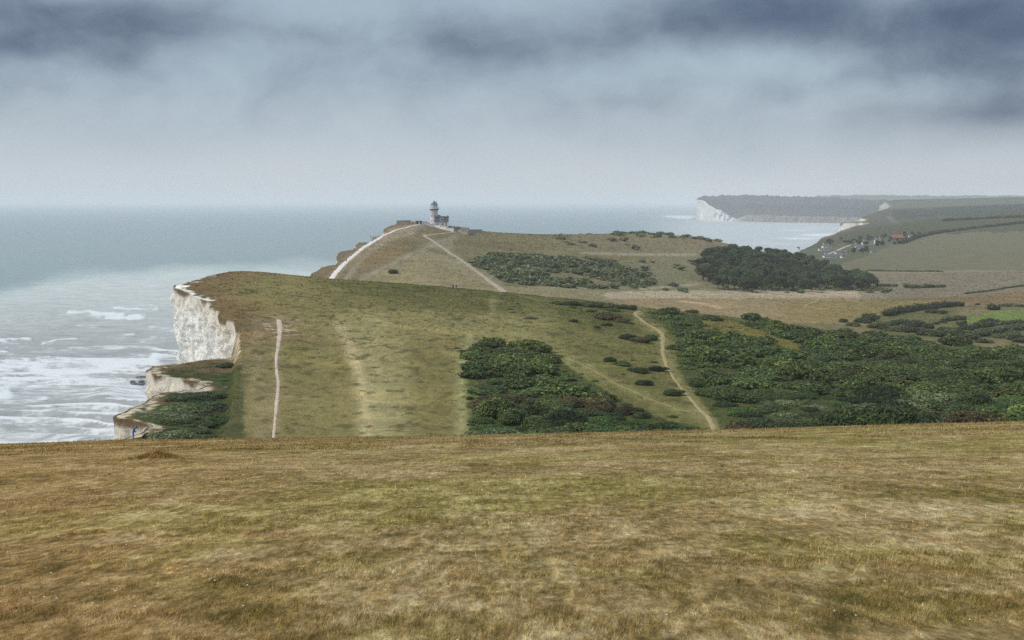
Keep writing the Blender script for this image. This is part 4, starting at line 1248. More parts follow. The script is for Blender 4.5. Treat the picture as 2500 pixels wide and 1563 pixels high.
for poly, yr, sp, n in (([(1140, 642), (1200, 626), (1290, 618), (1400, 624), (1500, 645), (1575, 670), (1610, 690), (1560, 704), (1440, 706), (1320, 700), (1240, 690), (1200, 665)], (700, 1150), 6.0, 9000),
                        ([(1560, 640), (1700, 640), (1700, 712), (1600, 716), (1560, 690)], (700, 1150), 17.0, 3000),
                        ([(1500, 562), (1580, 563), (1760, 574), (1820, 590), (1700, 590), (1500, 574)], (1100, 1480), 13.0, 3000),
                        ([(1330, 575), (1520, 575), (1560, 610), (1400, 600)], (1000, 1350), 20.0, 1500),
                        ([(1820, 700), (2170, 700), (2170, 716), (1820, 716)], (980, 1150), 12.0, 600)):
    for (x, y, px, py) in plan_fill(poly, yr, sp, rb, (), n):
        if fbm(x / 34, y / 34, 170, 4) > 0.42:
            s = rb.uniform(0.7, 1.6)
            FAR_SCRUB.append((x, y, s, s * rb.uniform(0.6, 1.1), False))
joined('undergrowth', FAR_SCRUB, 'dark gorse scrub spreading over the slope right of the lighthouse road', 6, 130, 0.7, M_LEAF_F)


# ------------------------------------------------------------------ trees: wood in the valley and around the village
def tree_meshes(seed, Ht, R):
    r = np.random.default_rng(seed)
    lob = [(0, 0, Ht * 0.62, R * 0.7, R * 0.7, Ht * 0.3)]
    for _ in range(9):
        a, rr = r.uniform(0, 6.28), R * r.uniform(0.35, 0.8)
        s = R * r.uniform(0.28, 0.46)
        lob.append((rr * math.cos(a), rr * math.sin(a), Ht * r.uniform(0.3, 0.82), s, s, s * 0.9))
    crown = leaf_mesh('crown', lob, 900, 0.42, r, M_TREE, zmin=-0.9, core=0.75)
    b = MB()
    b.tube((0, 0, -0.5), (0.1, 0.05, Ht * 0.35), R * 0.085, R * 0.055, 7)
    b.tube((0.1, 0.05, Ht * 0.35), (0.0, 0.1, Ht * 0.75), R * 0.055, R * 0.02, 7)
    for k in range(5):
        a = r.uniform(0, 6.28)
        h0 = Ht * r.uniform(0.28, 0.5)
        b.tube((0.08, 0.05, h0), (R * 0.6 * math.cos(a), R * 0.6 * math.sin(a), h0 + Ht * 0.22), R * 0.035, R * 0.012, 6)
    to = b.build('trunk', M_BARK)
    me = to.data
    bpy.data.objects.remove(to)
    return me, crown


TREES = [tree_meshes(400 + i, 9.0, 4.2) for i in range(6)]


def put_tree(name, x, y, s, label, group, sz=None):
    t, c = TREES[rb.integers(0, len(TREES))]
    e = empty(name, (x, y, zt(x, y) - 0.1), rb.uniform(0, 6.28), label, 'tree', group)
    e.scale = (s, s, sz or s)
    link('trunk', t, e)
    link('crown', c, e)
    return e


WOOD = [(1712, 690), (1706, 668), (1716, 645), (1745, 630), (1800, 622), (1880, 628), (1960, 645), (2040, 668), (2110, 692), (2140, 708), (2060, 712), (1800, 713), (1740, 703)]
for (x, y, px, py) in plan_fill(WOOD, (980, 1400), 7.0, rb, (), 6000)[:250]:
    where = ('at the tapering right end of the valley wood' if px > 2030 else 'along the foot of the valley wood' if py > 701 else 'on the upper edge of the valley wood' if y > 1230
             else 'at the rounded left end of the valley wood' if px < 1745 else 'in the dense middle of the valley wood')
    put_tree('tree', x, y, rb.uniform(0.95, 1.4), 'dark green broadleaf tree ' + where, 'trees of the valley wood')
VILLAGE = [[(1998, 596), (2040, 588), (2100, 580), (2135, 575), (2180, 574), (2240, 572), (2250, 582), (2200, 598), (2150, 606), (2120, 602), (2070, 598), (2020, 600)], [(2085, 614), (2120, 612), (2115, 622), (2080, 622)]]
for poly in VILLAGE:
    for (x, y, px, py) in plan_fill(poly, (1450, 2200), 15.0, rb, (), 900)[:60]:
        put_tree('tree', x, y, rb.uniform(0.55, 0.85), 'small dark tree among the white village houses', 'trees around the village')


# ------------------------------------------------------------------ hedges
def hedge(pts, yr, hgt, wid, label, leaf=0.6, n_per=26):
    G = [ground_at(px, py, *yr) for px, py in pts]
    r = np.random.default_rng(int(pts[0][0]))
    lob = []
    org = Vector((G[0][0], G[0][1], G[0][2]))
    for a, b in zip(G[:-1], G[1:]):
        ln = math.hypot(b[0] - a[0], b[1] - a[1])
        n = max(2, int(ln / (wid * 0.7)))
        for i in range(n):
            t = (i + r.uniform(0, 1)) / n
            x, y = a[0] + (b[0] - a[0]) * t + r.normal(0, wid * 0.12), a[1] + (b[1] - a[1]) * t + r.normal(0, wid * 0.12)
            h = hgt * r.uniform(0.5, 1.05)
            w = wid * r.uniform(0.7, 1.3)
            lob.append((x - org.x, y - org.y, float(zt(x, y)) - org.z + h * 0.38, w, w, h * 0.62))
    V, q, t, tone = leafy(lob, n_per * len(lob), leaf, r, zmin=-0.3)
    q2 = q
    me = new_mesh('hedge', V, [q2, t], [M_LEAF_D], False, np.repeat(tone[:, None], 3, 1))
    o = link('hedge', me, None, org)
    return tag(o, label, 'hedge')


hedge([(2164, 772), (2200, 764), (2250, 757), (2310, 750), (2345, 748)], (560, 980), 4.2, 3.4, 'long dark hedge in the valley across the brown field')
hedge([(2262, 764), (2306, 767)], (560, 980), 2.6, 2.2, 'short hedge just below the long valley hedge')
hedge([(2300, 785), (2330, 782), (2354, 780)], (560, 900), 2.4, 1.8, 'low hedge left of the bright green field')
hedge([(2385, 822), (2430, 812), (2500, 802), (2560, 800)], (545, 900), 3.6, 4.0, 'thick hedge band nearest the right thicket')
hedge([(2372, 803), (2420, 797), (2470, 792), (2560, 790)], (545, 900), 2.8, 2.6, 'hedge along the lower edge of the bright green field')
hedge([(2130, 802), (2180, 792), (2220, 787)], (545, 900), 2.6, 3.2, 'green hedge bank at the left of the valley scrub')
hedge([(2214, 703), (2240, 704), (2270, 703), (2302, 702)], (900, 1300), 4.0, 4.0, 'isolated dark hedge block in the pale field')
hedge([(2360, 718), (2400, 713), (2450, 705), (2520, 697)], (800, 1250), 1.2, 1.2, 'thin dark hedge line bordering the brown field', 0.5)
hedge([(2200, 596), (2240, 580), (2300, 568), (2380, 558), (2450, 551), (2540, 543)], (1700, 2500), 5.0, 4.0, 'long hedge along the top of the big pale field', 1.2)
hedge([(2300, 540), (2380, 536), (2440, 533), (2520, 531)], (2200, 3000), 5.0, 4.5, 'dark hedge line on the hill above the big field', 1.4)
hedge([(2415, 757), (2440, 757)], (560, 1000), 6.0, 3.6, 'dark tree clump at the top edge of the bright green field')
hedge([(2440, 748), (2470, 749), (2530, 751)], (560, 1000), 2.0, 1.6, 'ragged hedge right of the dark tree clump')
hedge([(2140, 700), (2190, 700)], (900, 1300), 2.5, 2.0, 'low scrub line beside the end of the wood')
hedge([(2120, 662), (2200, 663), (2300, 664)], (1100, 1500), 1.5, 1.2, 'thin hedge at the foot of the big pale field', 0.7)


# ------------------------------------------------------------------ lighthouse with its attached house
M_STONE = plain('grey_stone', lin(208, 203, 202), 0.9, 0.2, 0.3, 1.2)
M_STONE_D = plain('dark_stone', lin(146, 134, 128), 0.9, 0.2, 0.35, 1.2)
M_WHITE = plain('white_paint', lin(214, 214, 210), 0.7, 0.3, 0.12, 0.8)
M_LEAD = plain('grey_lead', lin(92, 104, 114), 0.6, 0.4, 0.25, 1.0)
M_TILE = plain('hung_tile', lin(122, 113, 114), 0.85, 0.2, 0.35, 3.0)
M_REDTILE = plain('red_tile', lin(150, 92, 76), 0.85, 0.2, 0.3, 1.0)
M_BROWNTILE = plain('brown_tile', lin(112, 92, 84), 0.85, 0.2, 0.3, 1.0)
M_GREYTILE = plain('grey_tile', lin(104, 104, 106), 0.85, 0.2, 0.3, 1.0)
M_GLASS = plain('dark_glass', lin(50, 58, 66), 0.15, 0.6, 0.2, 1.0)
M_WOOD = plain('dark_timber', lin(64, 56, 52), 0.9, 0.2, 0.3, 2.0)
M_METAL = plain('fence_metal', lin(120, 116, 108), 0.7, 0.3, 0.2, 2.0)


def m_lamp_glass():
    m, T = mat('lantern_glass')
    return finish(m, T, lin(140, 162, 176), 0.2, 0.6)


M_LGLASS = m_lamp_glass()


def lighthouse():
    Y0 = 1120.0
    cx = (1060 - CX) / F * Y0
    zb = 83.0
    root = empty('lighthouse', (cx, Y0, zb), 0.0, 'squat grey stone lighthouse with white lantern gallery and attached house on the hilltop', 'lighthouse')
    R0 = 3.15
    b = MB()
    b.lathe([(R0 + .35, -3), (R0 + .35, .9), (R0, 1.3), (R0 - .3, 13.6), (R0 - .1, 13.8)], 32)
    tower = b.build('tower', M_STONE, root, smooth=True)
    for a in (-2.2, -1.35):
        for z in (4.2, 8.4):
            w = MB()
            rr = R0 - 0.02 * z
            dx, dy = math.cos(a), math.sin(a)
            q = [(dx * (rr + .06) - dy * .35 * s + 0, dy * (rr + .06) + dx * .35 * s, z + t) for s, t in ((-1, 0), (1, 0), (1, 1.3), (-1, 1.3))]
            p = [(dx * (rr - .25) - dy * .35 * s + 0, dy * (rr - .25) + dx * .35 * s, z + t) for s, t in ((-1, 0), (1, 0), (1, 1.3), (-1, 1.3))]
            w.add(q + p, [(0, 1, 2, 3), (0, 4, 5, 1), (1, 5, 6, 2), (2, 6, 7, 3), (3, 7, 4, 0)])
            w.build('tower_window', M_GLASS, tower)
    b = MB()
    b.lathe([(R0 - .2, 13.5), (R0 + .35, 13.8), (R0 + .7, 14.3), (R0 + .7, 14.55), (2.0, 14.6)], 32)
    gal = b.build('gallery', M_LEAD, root, smooth=False)
    for k in range(24):
        a = 2 * math.pi * k / 24
        c = MB()
        c.box(-.1, .1, R0 - .35, R0 + .6, 13.7, 14.3)
        o = c.build('corbel', M_STONE_D, gal)
        o.rotation_euler = (0, 0, a)
    b = MB()
    b.lathe([(R0 + .62, 14.55), (R0 + .62, 15), (R0 + .5, 15), (R0 + .5, 14.58)], 32)
    par = b.build('parapet', M_WHITE, root)
    for k in range(16):
        a = 2 * math.pi * k / 16
        c = MB()
        c.box(-.06, .06, R0 + .48, R0 + .66, 15.01, 15.8)
        o = c.build('post', M_WHITE, par)
        o.rotation_euler = (0, 0, a)
    b = MB()
    b.lathe([(2.62, 14.6), (2.62, 18), (2.5, 18.1)], 16)
    lan = b.build('lantern', M_LGLASS, root)
    for k in range(16):
        a = 2 * math.pi * k / 16
        c = MB()
        c.box(2.56, 2.72, -.13, .13, 14.6, 18)
        o = c.build('glazing_bar', M_WHITE, lan)
        o.rotation_euler = (0, 0, a)
    b = MB()
    b.lathe([(2.9, 17.95), (2.9, 18.25), (2.5, 18.6), (1.35, 19), (1.3, 19.7), (1.0, 20.1), (.35, 20.5), (.12, 21.1), (.05, 21.7)], 20)
    rf = b.build('lantern_roof', M_LEAD, root)
    b = MB()
    b.tube((1.75, -.3, 18.5), (1.75, -.3, 20.3), .22, .2, 10)
    b.tube((1.75, -.3, 20.3), (1.75, -.3, 20.55), .34, .3, 10)
    b.build('flue', M_LEAD, rf)
    # attached house to the right, in front of the tower
    hx0, hx1, hy0, hy1 = 1.0, 11.0, -4.6, 4.2
    b = MB()
    b.box(hx0, hx1, hy0, hy1, -4.0, 4.3)
    wall = b.build('house_wall', M_STONE, root)
    b = MB()
    b.box(hx0 - .12, hx1 + .12, hy0 - .12, hy1 + .12, -4.0, 0.4)
    b.build('plinth', M_WHITE, wall)
    b = MB()
    b.box(hx0 - .25, hx1 + .25, hy0 - .25, hy1 + .25, 4.31, 7.9)
    up = b.build('upper_storey', M_TILE, root)
    b = MB()
    b.box(hx0 - .5, hx1 + .5, hy0 - .5, hy1 + .5, 7.91, 8.5)
    b.box(hx0 - .3, hx1 + .3, hy0 - .3, hy1 + .3, 8.5, 8.7)
    rf2 = b.build('flat_roof', M_LEAD, root)
    b = MB()
    b.box(hx1 - .2, hx1 + .3, hy0 - .3, hy0 + .3, 8.72, 9.9)
    b.build('chimney', M_STONE_D, rf2)
    b = MB()
    b.gable(1.9, 4.6, -1, 1.5, 8.72, 9.8)
    b.build('roof_hatch', M_LEAD, rf2)
    b = MB()
    b.box(5.0, 8.1, hy0 - .45, hy0 - .2, 4.9, 7.3)
    dm = b.build('window_surround', M_WHITE, up)
    for k in range(3):
        b = MB()
        b.box(5.25 + k * .92, 6.0 + k * .92, hy0 - .52, hy0 - .4, 5.4, 6.9)
        b.build('pane', M_GLASS, up)
    for x in (2.7, 6.8):
        b = MB()
        b.lathe([(.62, -.06), (.62, .1), (.5, .12)], 16)
        o = b.build('porthole', M_GLASS, wall, (x, hy0 - .08, 2.6))
        o.rotation_euler = (math.radians(90), 0, 0)
    b = MB()
    b.box(9.3, 9.7, hy0 - .18, hy0 - .02, -3, 4.2)
    b.build('drainpipe', M_WOOD, wall)
    b = MB()
    b.box(10.72, 11.16, hy0 - .2, hy0 + .3, -4, 4.25)
    b.build('corner_pier', M_WHITE, wall)
    b = MB()
    b.box(3.5, 8.5, hy0 - 1.6, hy0 - .13, -4.0, -0.9)
    b.build('porch', M_WOOD, wall)
    return root


lighthouse()


def wall_run(name, pts, yr, hgt, th, m, label, cat='wall', cap=True):
    """stone wall following the ground, in separate lengths under a coping"""
    G = [ground_at(px, py, *yr) for px, py in pts]
    root = empty(name, G[0], 0, label, cat)
    O = Vector(G[0])
    for (a, b), hh in zip(zip(G[:-1], G[1:]), [hgt] * len(G)):
        n = max(1, int(math.hypot(b[0] - a[0], b[1] - a[1]) / 6))
        for i in range(n):
            p = [a[k] + (b[k] - a[k]) * i / n for k in range(2)]
            q = [a[k] + (b[k] - a[k]) * (i + 1) / n for k in range(2)]
            z = float(max(zt(*p), zt(*q)))
            ang = math.atan2(q[1] - p[1], q[0] - p[0])
            ln = math.hypot(q[0] - p[0], q[1] - p[1])
            m1 = MB(); m1.box(0, ln, -th / 2, th / 2, -2.5, hh)
            o = m1.build('wall_panel', m, root, (p[0] - O.x, p[1] - O.y, z - O.z))
            o.rotation_euler = (0, 0, ang)
            if cap:
                m2 = MB(); m2.box(-.03, ln + .03, -th * .65, th * .65, hh + .002, hh + .18)
                o2 = m2.build('coping', M_STONE_D, o)
    return root


wall_run('garden_wall', [(1038, 549), (1050, 552), (1062, 555), (1075, 559), (1090, 563), (1108, 567)], (1080, 1112), 1.9, .5, M_STONE, 'long grey stone wall stepping down in front of the lighthouse')
wall_run('enclosure_wall', [(1119, 567), (1128, 571), (1142, 575), (1150, 573), (1160, 571)], (1040, 1110), 1.8, .5, M_STONE_D, 'low stone enclosure wall right of the lighthouse gate')
wall_run('boundary_wall', [(1095, 560), (1120, 561), (1145, 566), (1177, 571)], (1118, 1180), 1.6, .6, M_STONE_D, 'dark boundary wall behind the enclosure right of the lighthouse')
wall_run('clifftop_wall', [(968, 541), (985, 540.5), (1003, 541), (1018, 544)], (1080, 1128), 0.7, .6, M_STONE_D, 'low dark wall on the clifftop left of the lighthouse', cap=False)


def shed(px, py, yr, w, d, h, rh, wallm, roofm, label, name='shed', door=True):
    x, y, z = ground_at(px, py, *yr)
    root = empty(name, (x, y, z), 0.15, label, 'shed')
    b = MB(); b.box(-w / 2, w / 2, -d / 2, d / 2, -1.5, h)
    wl = b.build('wall', wallm, root)
    b = MB(); b.gable(-w / 2, w / 2, -d / 2, d / 2, h + .02, h + rh, .25, .02)
    b.build('roof', roofm, root)
    if door:
        b = MB(); b.box(-.6, .6, -d / 2 - .06, -d / 2 + .02, 0, 1.9)
        b.build('door', M_WHITE, wl)
    return root


shed(1023, 547.5, (1085, 1120), 4.2, 3.2, 1.9, .7, M_WOOD, M_WOOD, 'dark timber shed left of the lighthouse')
shed(1036, 547.5, (1095, 1125), 3.6, 3.0, 1.7, .5, M_STONE, M_GREYTILE, 'small grey outbuilding between the shed and the lighthouse')


def dome_tent():
    x, y, z = ground_at(1008, 542, 1085, 1118)
    vs, fs, n = [], [], 17
    prof = [(math.cos(t), math.sin(t)) for t in np.linspace(0, math.pi, n)]
    for yy, k in ((-1.3, .8), (-.7, .97), (0, 1.0), (.7, .97), (1.3, .8)):
        for c, s in prof:
            vs.append((c * 1.9 * k, yy, s * 1.35 * k - .1))
    for r in range(4):
        for k in range(n - 1):
            fs.append((r * n + k, r * n + k + 1, (r + 1) * n + k + 1, (r + 1) * n + k))
    b = MB(); b.add(vs, fs + [tuple(range(n)), tuple(range(4 * n, 5 * n))[::-1]])
    root = empty('shelter', (x, y, z), 0, 'rounded white shelter on the clifftop left of the lighthouse', 'shelter')
    b.build('canopy', M_WHITE, root, smooth=True)
    for s in (-1, 1):
        c = MB(); c.tube((s * 1.88, -1.3, -.3), (s * 1.55, -1.3, .1), .06, .06, 6)
        c.build('peg', M_METAL, root)


dome_tent()
hedge([(1046, 549), (1052, 548)], (1095, 1117), 2.2, 1.4, 'dark bush against the foot of the lighthouse tower', 0.3)
hedge([(1098, 557), (1120, 559), (1140, 563)], (1150, 1190), 2.0, 1.8, 'dark hedge behind the house beside the lighthouse', 0.4)


def car(px, py, yr, rz, paint, label):
    x, y, z = ground_at(px, py, *yr)
    root = empty('parked_car', (x, y, z + .05), rz, label, 'car')
    b = MB()
    sec = [(-2.1, .35, .75), (-2.0, .3, .95), (-1.1, .28, 1.0), (1.0, .28, 1.0), (1.95, .3, .85), (2.1, .36, .7)]
    vs, fs = [], []
    for X, z0, z1 in sec:
        vs += [(X, -.85, z0), (X, .85, z0), (X, .82, z1), (X, -.82, z1)]
    for i in range(len(sec) - 1):
        for k in range(4):
            fs.append((i * 4 + k, i * 4 + (k + 1) % 4, (i + 1) * 4 + (k + 1) % 4, (i + 1) * 4 + k))
    b.add(vs, fs + [(0, 1, 2, 3), (23, 22, 21, 20)])
    b.build('body', paint, root)
    b = MB()
    vs = [(-1.75, -.78, 1.0), (1.15, -.78, 1.0), (1.15, .78, 1.0), (-1.75, .78, 1.0), (-1.2, -.62, 1.5), (.35, -.62, 1.5), (.35, .62, 1.5), (-1.2, .62, 1.5)]
    b.add(vs, [(3, 2, 1, 0), (0, 1, 5, 4), (1, 2, 6, 5), (2, 3, 7, 6), (3, 0, 4, 7)])
    cb = b.build('cabin', M_GLASS, root)
    b = MB(); b.box(-1.2, .35, -.64, .64, 1.502, 1.55)
    b.build('roof', paint, cb)
    for X in (-1.3, 1.3):
        for s in (-1, 1):
            b = MB()
            b.lathe([(.31, -.1), (.33, 0), (.31, .1)], 16)
            o = b.build('wheel', M_WOOD, root, (X, s * .8, .31))
            o.rotation_euler = (math.radians(90), 0, 0)
    return root


car(1110, 566, (1095, 1125), 0.3, plain('silver_paint', lin(176, 178, 182), 0.35, 0.5, 0.05), 'silver car parked by the wall right of the lighthouse')


# ------------------------------------------------------------------ village houses
def house(px, py, wpx, hpx, roof, wallm, label, rz=0.1, roof_f=0.45, dpt=7.0, hip=0.0, chim=1, wins=3, yr=(1450, 2250), name='house', gable_end=False):
    x, y, z = ground_at(px, py, *yr)
    k = y / F
    w, h = wpx * k, hpx * k
    if gable_end:
        rz += math.pi / 2
        w, dpt = dpt, w
    hw = h * (1 - roof_f)
    root = empty(name, (x, y, z), rz, label, 'house')
    b = MB(); b.box(-w / 2, w / 2, -dpt / 2, dpt / 2, -2.5, hw)
    if hip == 0:
        for s in (-1, 1):
            X = s * w / 2
            b.add([(X, -dpt / 2, hw), (X, dpt / 2, hw), (X, 0, h - .25)], [(0, 1, 2) if s > 0 else (2, 1, 0)])
    wl = b.build('wall', wallm, root)
    b = MB(); b.gable(-w / 2, w / 2, -dpt / 2, dpt / 2, hw + .05, h, .35, .05, hip)
    rf = b.build('roof', roof, root)
    for c in range(chim):
        X = (-0.38 + 0.7 * c) * w
        b = MB(); b.box(X - .4, X + .4, -.4, .4, h - 1.2, h + 1.1)
        b.build('chimney', wallm, rf)
    fl = 2 if hw > 4.3 else 1
    for f_ in range(fl):
        for i in range(wins):
            X = (i + .5) / wins * w - w / 2
            z0 = .9 + f_ * 2.6
            b = MB(); b.box(X - .55, X + .55, -dpt / 2 - .05, -dpt / 2 + .03, z0, z0 + 1.2)
            b.build('window', M_GLASS, wl)
    if gable_end:
        b = MB(); b.box(w / 2 - .03, w / 2 + .05, -.6, .6, 1.0, 2.2)
        b.build('window', M_GLASS, wl)
        b = MB(); b.box(-w / 2 - .05, -w / 2 + .03, -.6, .6, 1.0, 2.2)
        b.build('window', M_GLASS, wl)
    b = MB(); b.box(-.5 + w * .2, .5 + w * .2, -dpt / 2 - .06, -dpt / 2 + .03, -.2, 2.0)
    b.build('door', M_WOOD, wl)
    return root


house(1949, 608, 6, 5, M_GREYTILE, M_WHITE, 'tiny white hut at the left end of the village', wins=1, chim=0, dpt=3, yr=(1450, 2250))
house(2018, 606, 21, 10, M_BROWNTILE, M_WHITE, 'brown roofed house above the long white building', hip=3.0)
house(2021, 611, 46, 5, M_GREYTILE, M_WHITE, 'long low white building in the village', wins=9, chim=0, roof_f=.3, dpt=5)
house(2052, 620, 26, 8, M_BROWNTILE, M_WHITE, 'brown roofed cottage beside the pale lane', wins=4)
house(2068, 619, 7, 8, M_BROWNTILE, M_WHITE, 'white gabled annexe at the right of the brown roofed cottage', wins=1, chim=0, gable_end=True)
house(2026, 629, 32, 9, M_GREYTILE, M_WHITE, 'grey roofed bungalow nearest the wood in the village', wins=5)
house(2057, 630, 8, 8, M_GREYTILE, M_WHITE, 'small white gable cottage nearest the big field', wins=1, chim=0, gable_end=True)
house(2097, 608, 20, 11, M_GREYTILE, M_STONE, 'grey stone house in the middle of the village trees', wins=4)
house(2118, 598, 27, 10, M_BROWNTILE, M_WHITE, 'white bungalow with a chimney left of the tall white house', wins=5)
house(2143, 596, 15, 15, M_GREYTILE, M_WHITE, 'tall white two storey house in the village', wins=3, roof_f=.3, chim=2)
house(2192, 584, 30, 11, M_REDTILE, M_BROWNTILE, 'long red roofed house above the village', wins=4, roof_f=.7, dpt=9)
house(2222, 581, 8, 8, M_GREYTILE, M_WHITE, 'white cottage at the top right of the village', wins=2, chim=0)
house(2130, 617, 10, 5, M_GREYTILE, M_WHITE, 'small grey roofed cottage at the edge of the big field', wins=2, chim=0)


# ------------------------------------------------------------------ people
def m_cloth(n, rgb):
    return plain(n, lin(*rgb), 0.8, 0.2, 0.18, 6.0)


M_SKIN = m_cloth('skin', (196, 150, 126))
M_BLUE = m_cloth('blue_cloth', (36, 104, 190))
M_NAVY = m_cloth('navy_cloth', (38, 62, 128))
M_BLUEJ = m_cloth('blue_jacket', (60, 104, 206))
M_PURPLE = m_cloth('purple_cloth', (70, 44, 74))
M_BLACK = m_cloth('black_cloth', (34, 32, 38))
M_DARKTR = m_cloth('dark_trousers', (48, 42, 40))
M_BEIGE = m_cloth('beige_trousers', (140, 124, 108))
M_PALE = m_cloth('pale_cloth', (200, 190, 184))
M_HAIR = m_cloth('dark_hair', (52, 42, 36))


def person(px, py, yr, face, joints, jacket, trousers, label, hgt=1.74, hair=M_HAIR, z=None, group=None, rucksack=None):
    """one skinned body from a posed skeleton; x = right, y = forwards, z = up, in a 1.74 m figure"""
    x, y, zg = ground_at(px, py, *yr)
    J = dict(hip=(0, 0, .95), waist=(0, .01, 1.08), chest=(0, 0, 1.32), neck=(0, .01, 1.5), chin=(0, .03, 1.57), head=(0, .03, 1.66), crown=(0, .02, 1.73),
             shl=(-.19, 0, 1.43), ell=(-.25, -.03, 1.15), wrl=(-.25, .06, .92), hal=(-.25, .09, .83), shr=(.19, 0, 1.43), elr=(.25, -.03, 1.15), wrr=(.25, .06, .92), har=(.25, .09, .83),
             thl=(-.1, 0, .9), knl=(-.11, .02, .5), anl=(-.11, 0, .1), tol=(-.12, .17, .04), thr=(.1, 0, .9), knr=(.11, .02, .5), anr=(.11, 0, .1), tor=(.12, .17, .04))
    J.update(joints)
    Rd = dict(hip=(.16, .12), waist=(.14, .11), chest=(.17, .13), neck=(.06, .06), chin=(.07, .075), head=(.085, .1), crown=(.05, .06), shl=(.075, .075), ell=(.052, .052), wrl=(.035, .035), hal=(.045, .03),
              thl=(.1, .1), knl=(.068, .068), anl=(.045, .05), tol=(.045, .035))
    for k in list(Rd):
        if k.endswith('l') and k not in ('shell',):
            Rd[k[:-1] + 'r'] = Rd[k]
    names = list(J)
    idx = {n: i for i, n in enumerate(names)}
    E = [('hip', 'waist'), ('waist', 'chest'), ('chest', 'neck'), ('neck', 'chin'), ('chin', 'head'), ('head', 'crown'), ('chest', 'shl'), ('shl', 'ell'), ('ell', 'wrl'), ('wrl', 'hal'),
         ('chest', 'shr'), ('shr', 'elr'), ('elr', 'wrr'), ('wrr', 'har'), ('hip', 'thl'), ('thl', 'knl'), ('knl', 'anl'), ('anl', 'tol'), ('hip', 'thr'), ('thr', 'knr'), ('knr', 'anr'), ('anr', 'tor')]
    me = bpy.data.meshes.new('skeleton')
    me.from_pydata([J[n] for n in names], [(idx[a], idx[b]) for a, b in E], [])
    o = bpy.data.objects.new('skeleton', me)
    COL.objects.link(o)
    md = o.modifiers.new('skin', 'SKIN')
    for n in names:
        sv = me.skin_vertices[0].data[idx[n]]
        sv.radius = Rd.get(n, (.06, .06))
        sv.use_root = (n == 'hip')
    ss = o.modifiers.new('sub', 'SUBSURF')
    ss.levels = ss.render_levels = 1
    dg = bpy.context.evaluated_depsgraph_get()
    em = bpy.data.meshes.new_from_object(o.evaluated_get(dg))
    bpy.data.objects.remove(o)
    em.name = 'body'
    for m in (jacket, trousers, M_SKIN, M_BLACK):
        em.materials.append(m)
    segs = [(a, b) for a, b in E]
    part = {('neck', 'chin'): 2, ('chin', 'head'): 2, ('head', 'crown'): 2, ('wrl', 'hal'): 2, ('wrr', 'har'): 2, ('hip', 'thl'): 1, ('thl', 'knl'): 1, ('knl', 'anl'): 1, ('hip', 'thr'): 1, ('thr', 'knr'): 1,
            ('knr', 'anr'): 1, ('anl', 'tol'): 3, ('anr', 'tor'): 3}
    pc = np.array([p.center[:] for p in em.polygons])
    best, who = np.full(len(pc), 1e9), np.zeros(len(pc), int)
    for a, b in segs:
        A, B = np.array(J[a]), np.array(J[b])
        t = np.clip(((pc - A) @ (B - A)) / max(1e-9, (B - A) @ (B - A)), 0, 1)
        d = np.linalg.norm(pc - A - t[:, None] * (B - A), axis=1) / (sum(Rd.get(a, (.06,))[:1]) + .02)
        k = d < best
        best[k], who[k] = d[k], part.get((a, b), 0)
    em.polygons.foreach_set('material_index', who.astype(np.int32))
    em.polygons.foreach_set('use_smooth', [True] * len(who))
    low = min(v.co.z for v in em.vertices)
    root = empty('person', (x, y, zg if z is None else z), face, label, 'person', group)
    s = hgt / 1.74
    root.scale = (s, s, s)
    link('body', em, root, (0, 0, -low))
    hd, cr = Vector(J['head']), Vector(J['crown'])
    ax = (cr - hd).normalized()
    v, f = ICO2
    V = v * np.array([.1, .118, .112])
    qz = ax.to_track_quat('Z', 'Y')
    keep = [tuple(i) for i in f if v[i].mean(0)[2] > -0.25 or v[i].mean(0)[1] < -0.35]
    b = MB()
    b.add([hd + ax * .015 + qz @ Vector(p) for p in V], keep)
    b.build('hair', hair, root, (0, 0, -low), smooth=True)
    if rucksack:
        c = Vector(J['chest'])
        b = MB()
        b.box(c.x - .16, c.x + .16, c.y - .34, c.y - .13, c.z - .26, c.z + .16)
        b.build('rucksack', rucksack, root, (0, 0, -low))
    return root


WALK = dict(knl=(-.1, .16, .52), anl=(-.1, .2, .12), tol=(-.11, .36, .06), knr=(.1, -.02, .5), anr=(.1, -.24, .14), tor=(.1, -.1, .05), ell=(-.26, -.14, 1.18), wrl=(-.24, -.1, .94), hal=(-.24, -.07, .86),
            elr=(.26, .05, 1.16), wrr=(.24, .24, 1.0), har=(.24, .31, .95))
BOWED = dict(waist=(0, .02, 1.1), chest=(0, .1, 1.34), neck=(0, .22, 1.48), chin=(0, .31, 1.49), head=(0, .36, 1.53), crown=(0, .41, 1.58), shl=(-.19, .12, 1.42), shr=(.19, .12, 1.42),
             ell=(-.23, .1, 1.14), wrl=(-.17, .26, 1.0), hal=(-.12, .33, .98), elr=(.23, .1, 1.14), wrr=(.17, .26, 1.0), har=(.12, .33, .98))
CROUCH = dict(hip=(0, -.1, .42), waist=(0, 0, .54), chest=(0, .2, .7), neck=(0, .36, .8), chin=(0, .44, .8), head=(0, .5, .84), crown=(0, .55, .9), shl=(-.19, .22, .78), shr=(.19, .22, .78),
              ell=(-.24, .4, .56), wrl=(-.16, .58, .42), hal=(-.14, .66, .38), elr=(.24, .4, .56), wrr=(.16, .58, .42), har=(.14, .66, .38),
              thl=(-.1, -.06, .4), knl=(-.14, .34, .44), anl=(-.13, .1, .1), tol=(-.13, .28, .04), thr=(.1, -.06, .4), knr=(.14, .34, .44), anr=(.13, .1, .1), tor=(.13, .28, .04))
person(325, 1076.5, (160, 166), math.radians(-80), BOWED, M_BLUE, M_BLUE, 'person in bright blue jacket and trousers looking down by the cliff edge', 1.78)
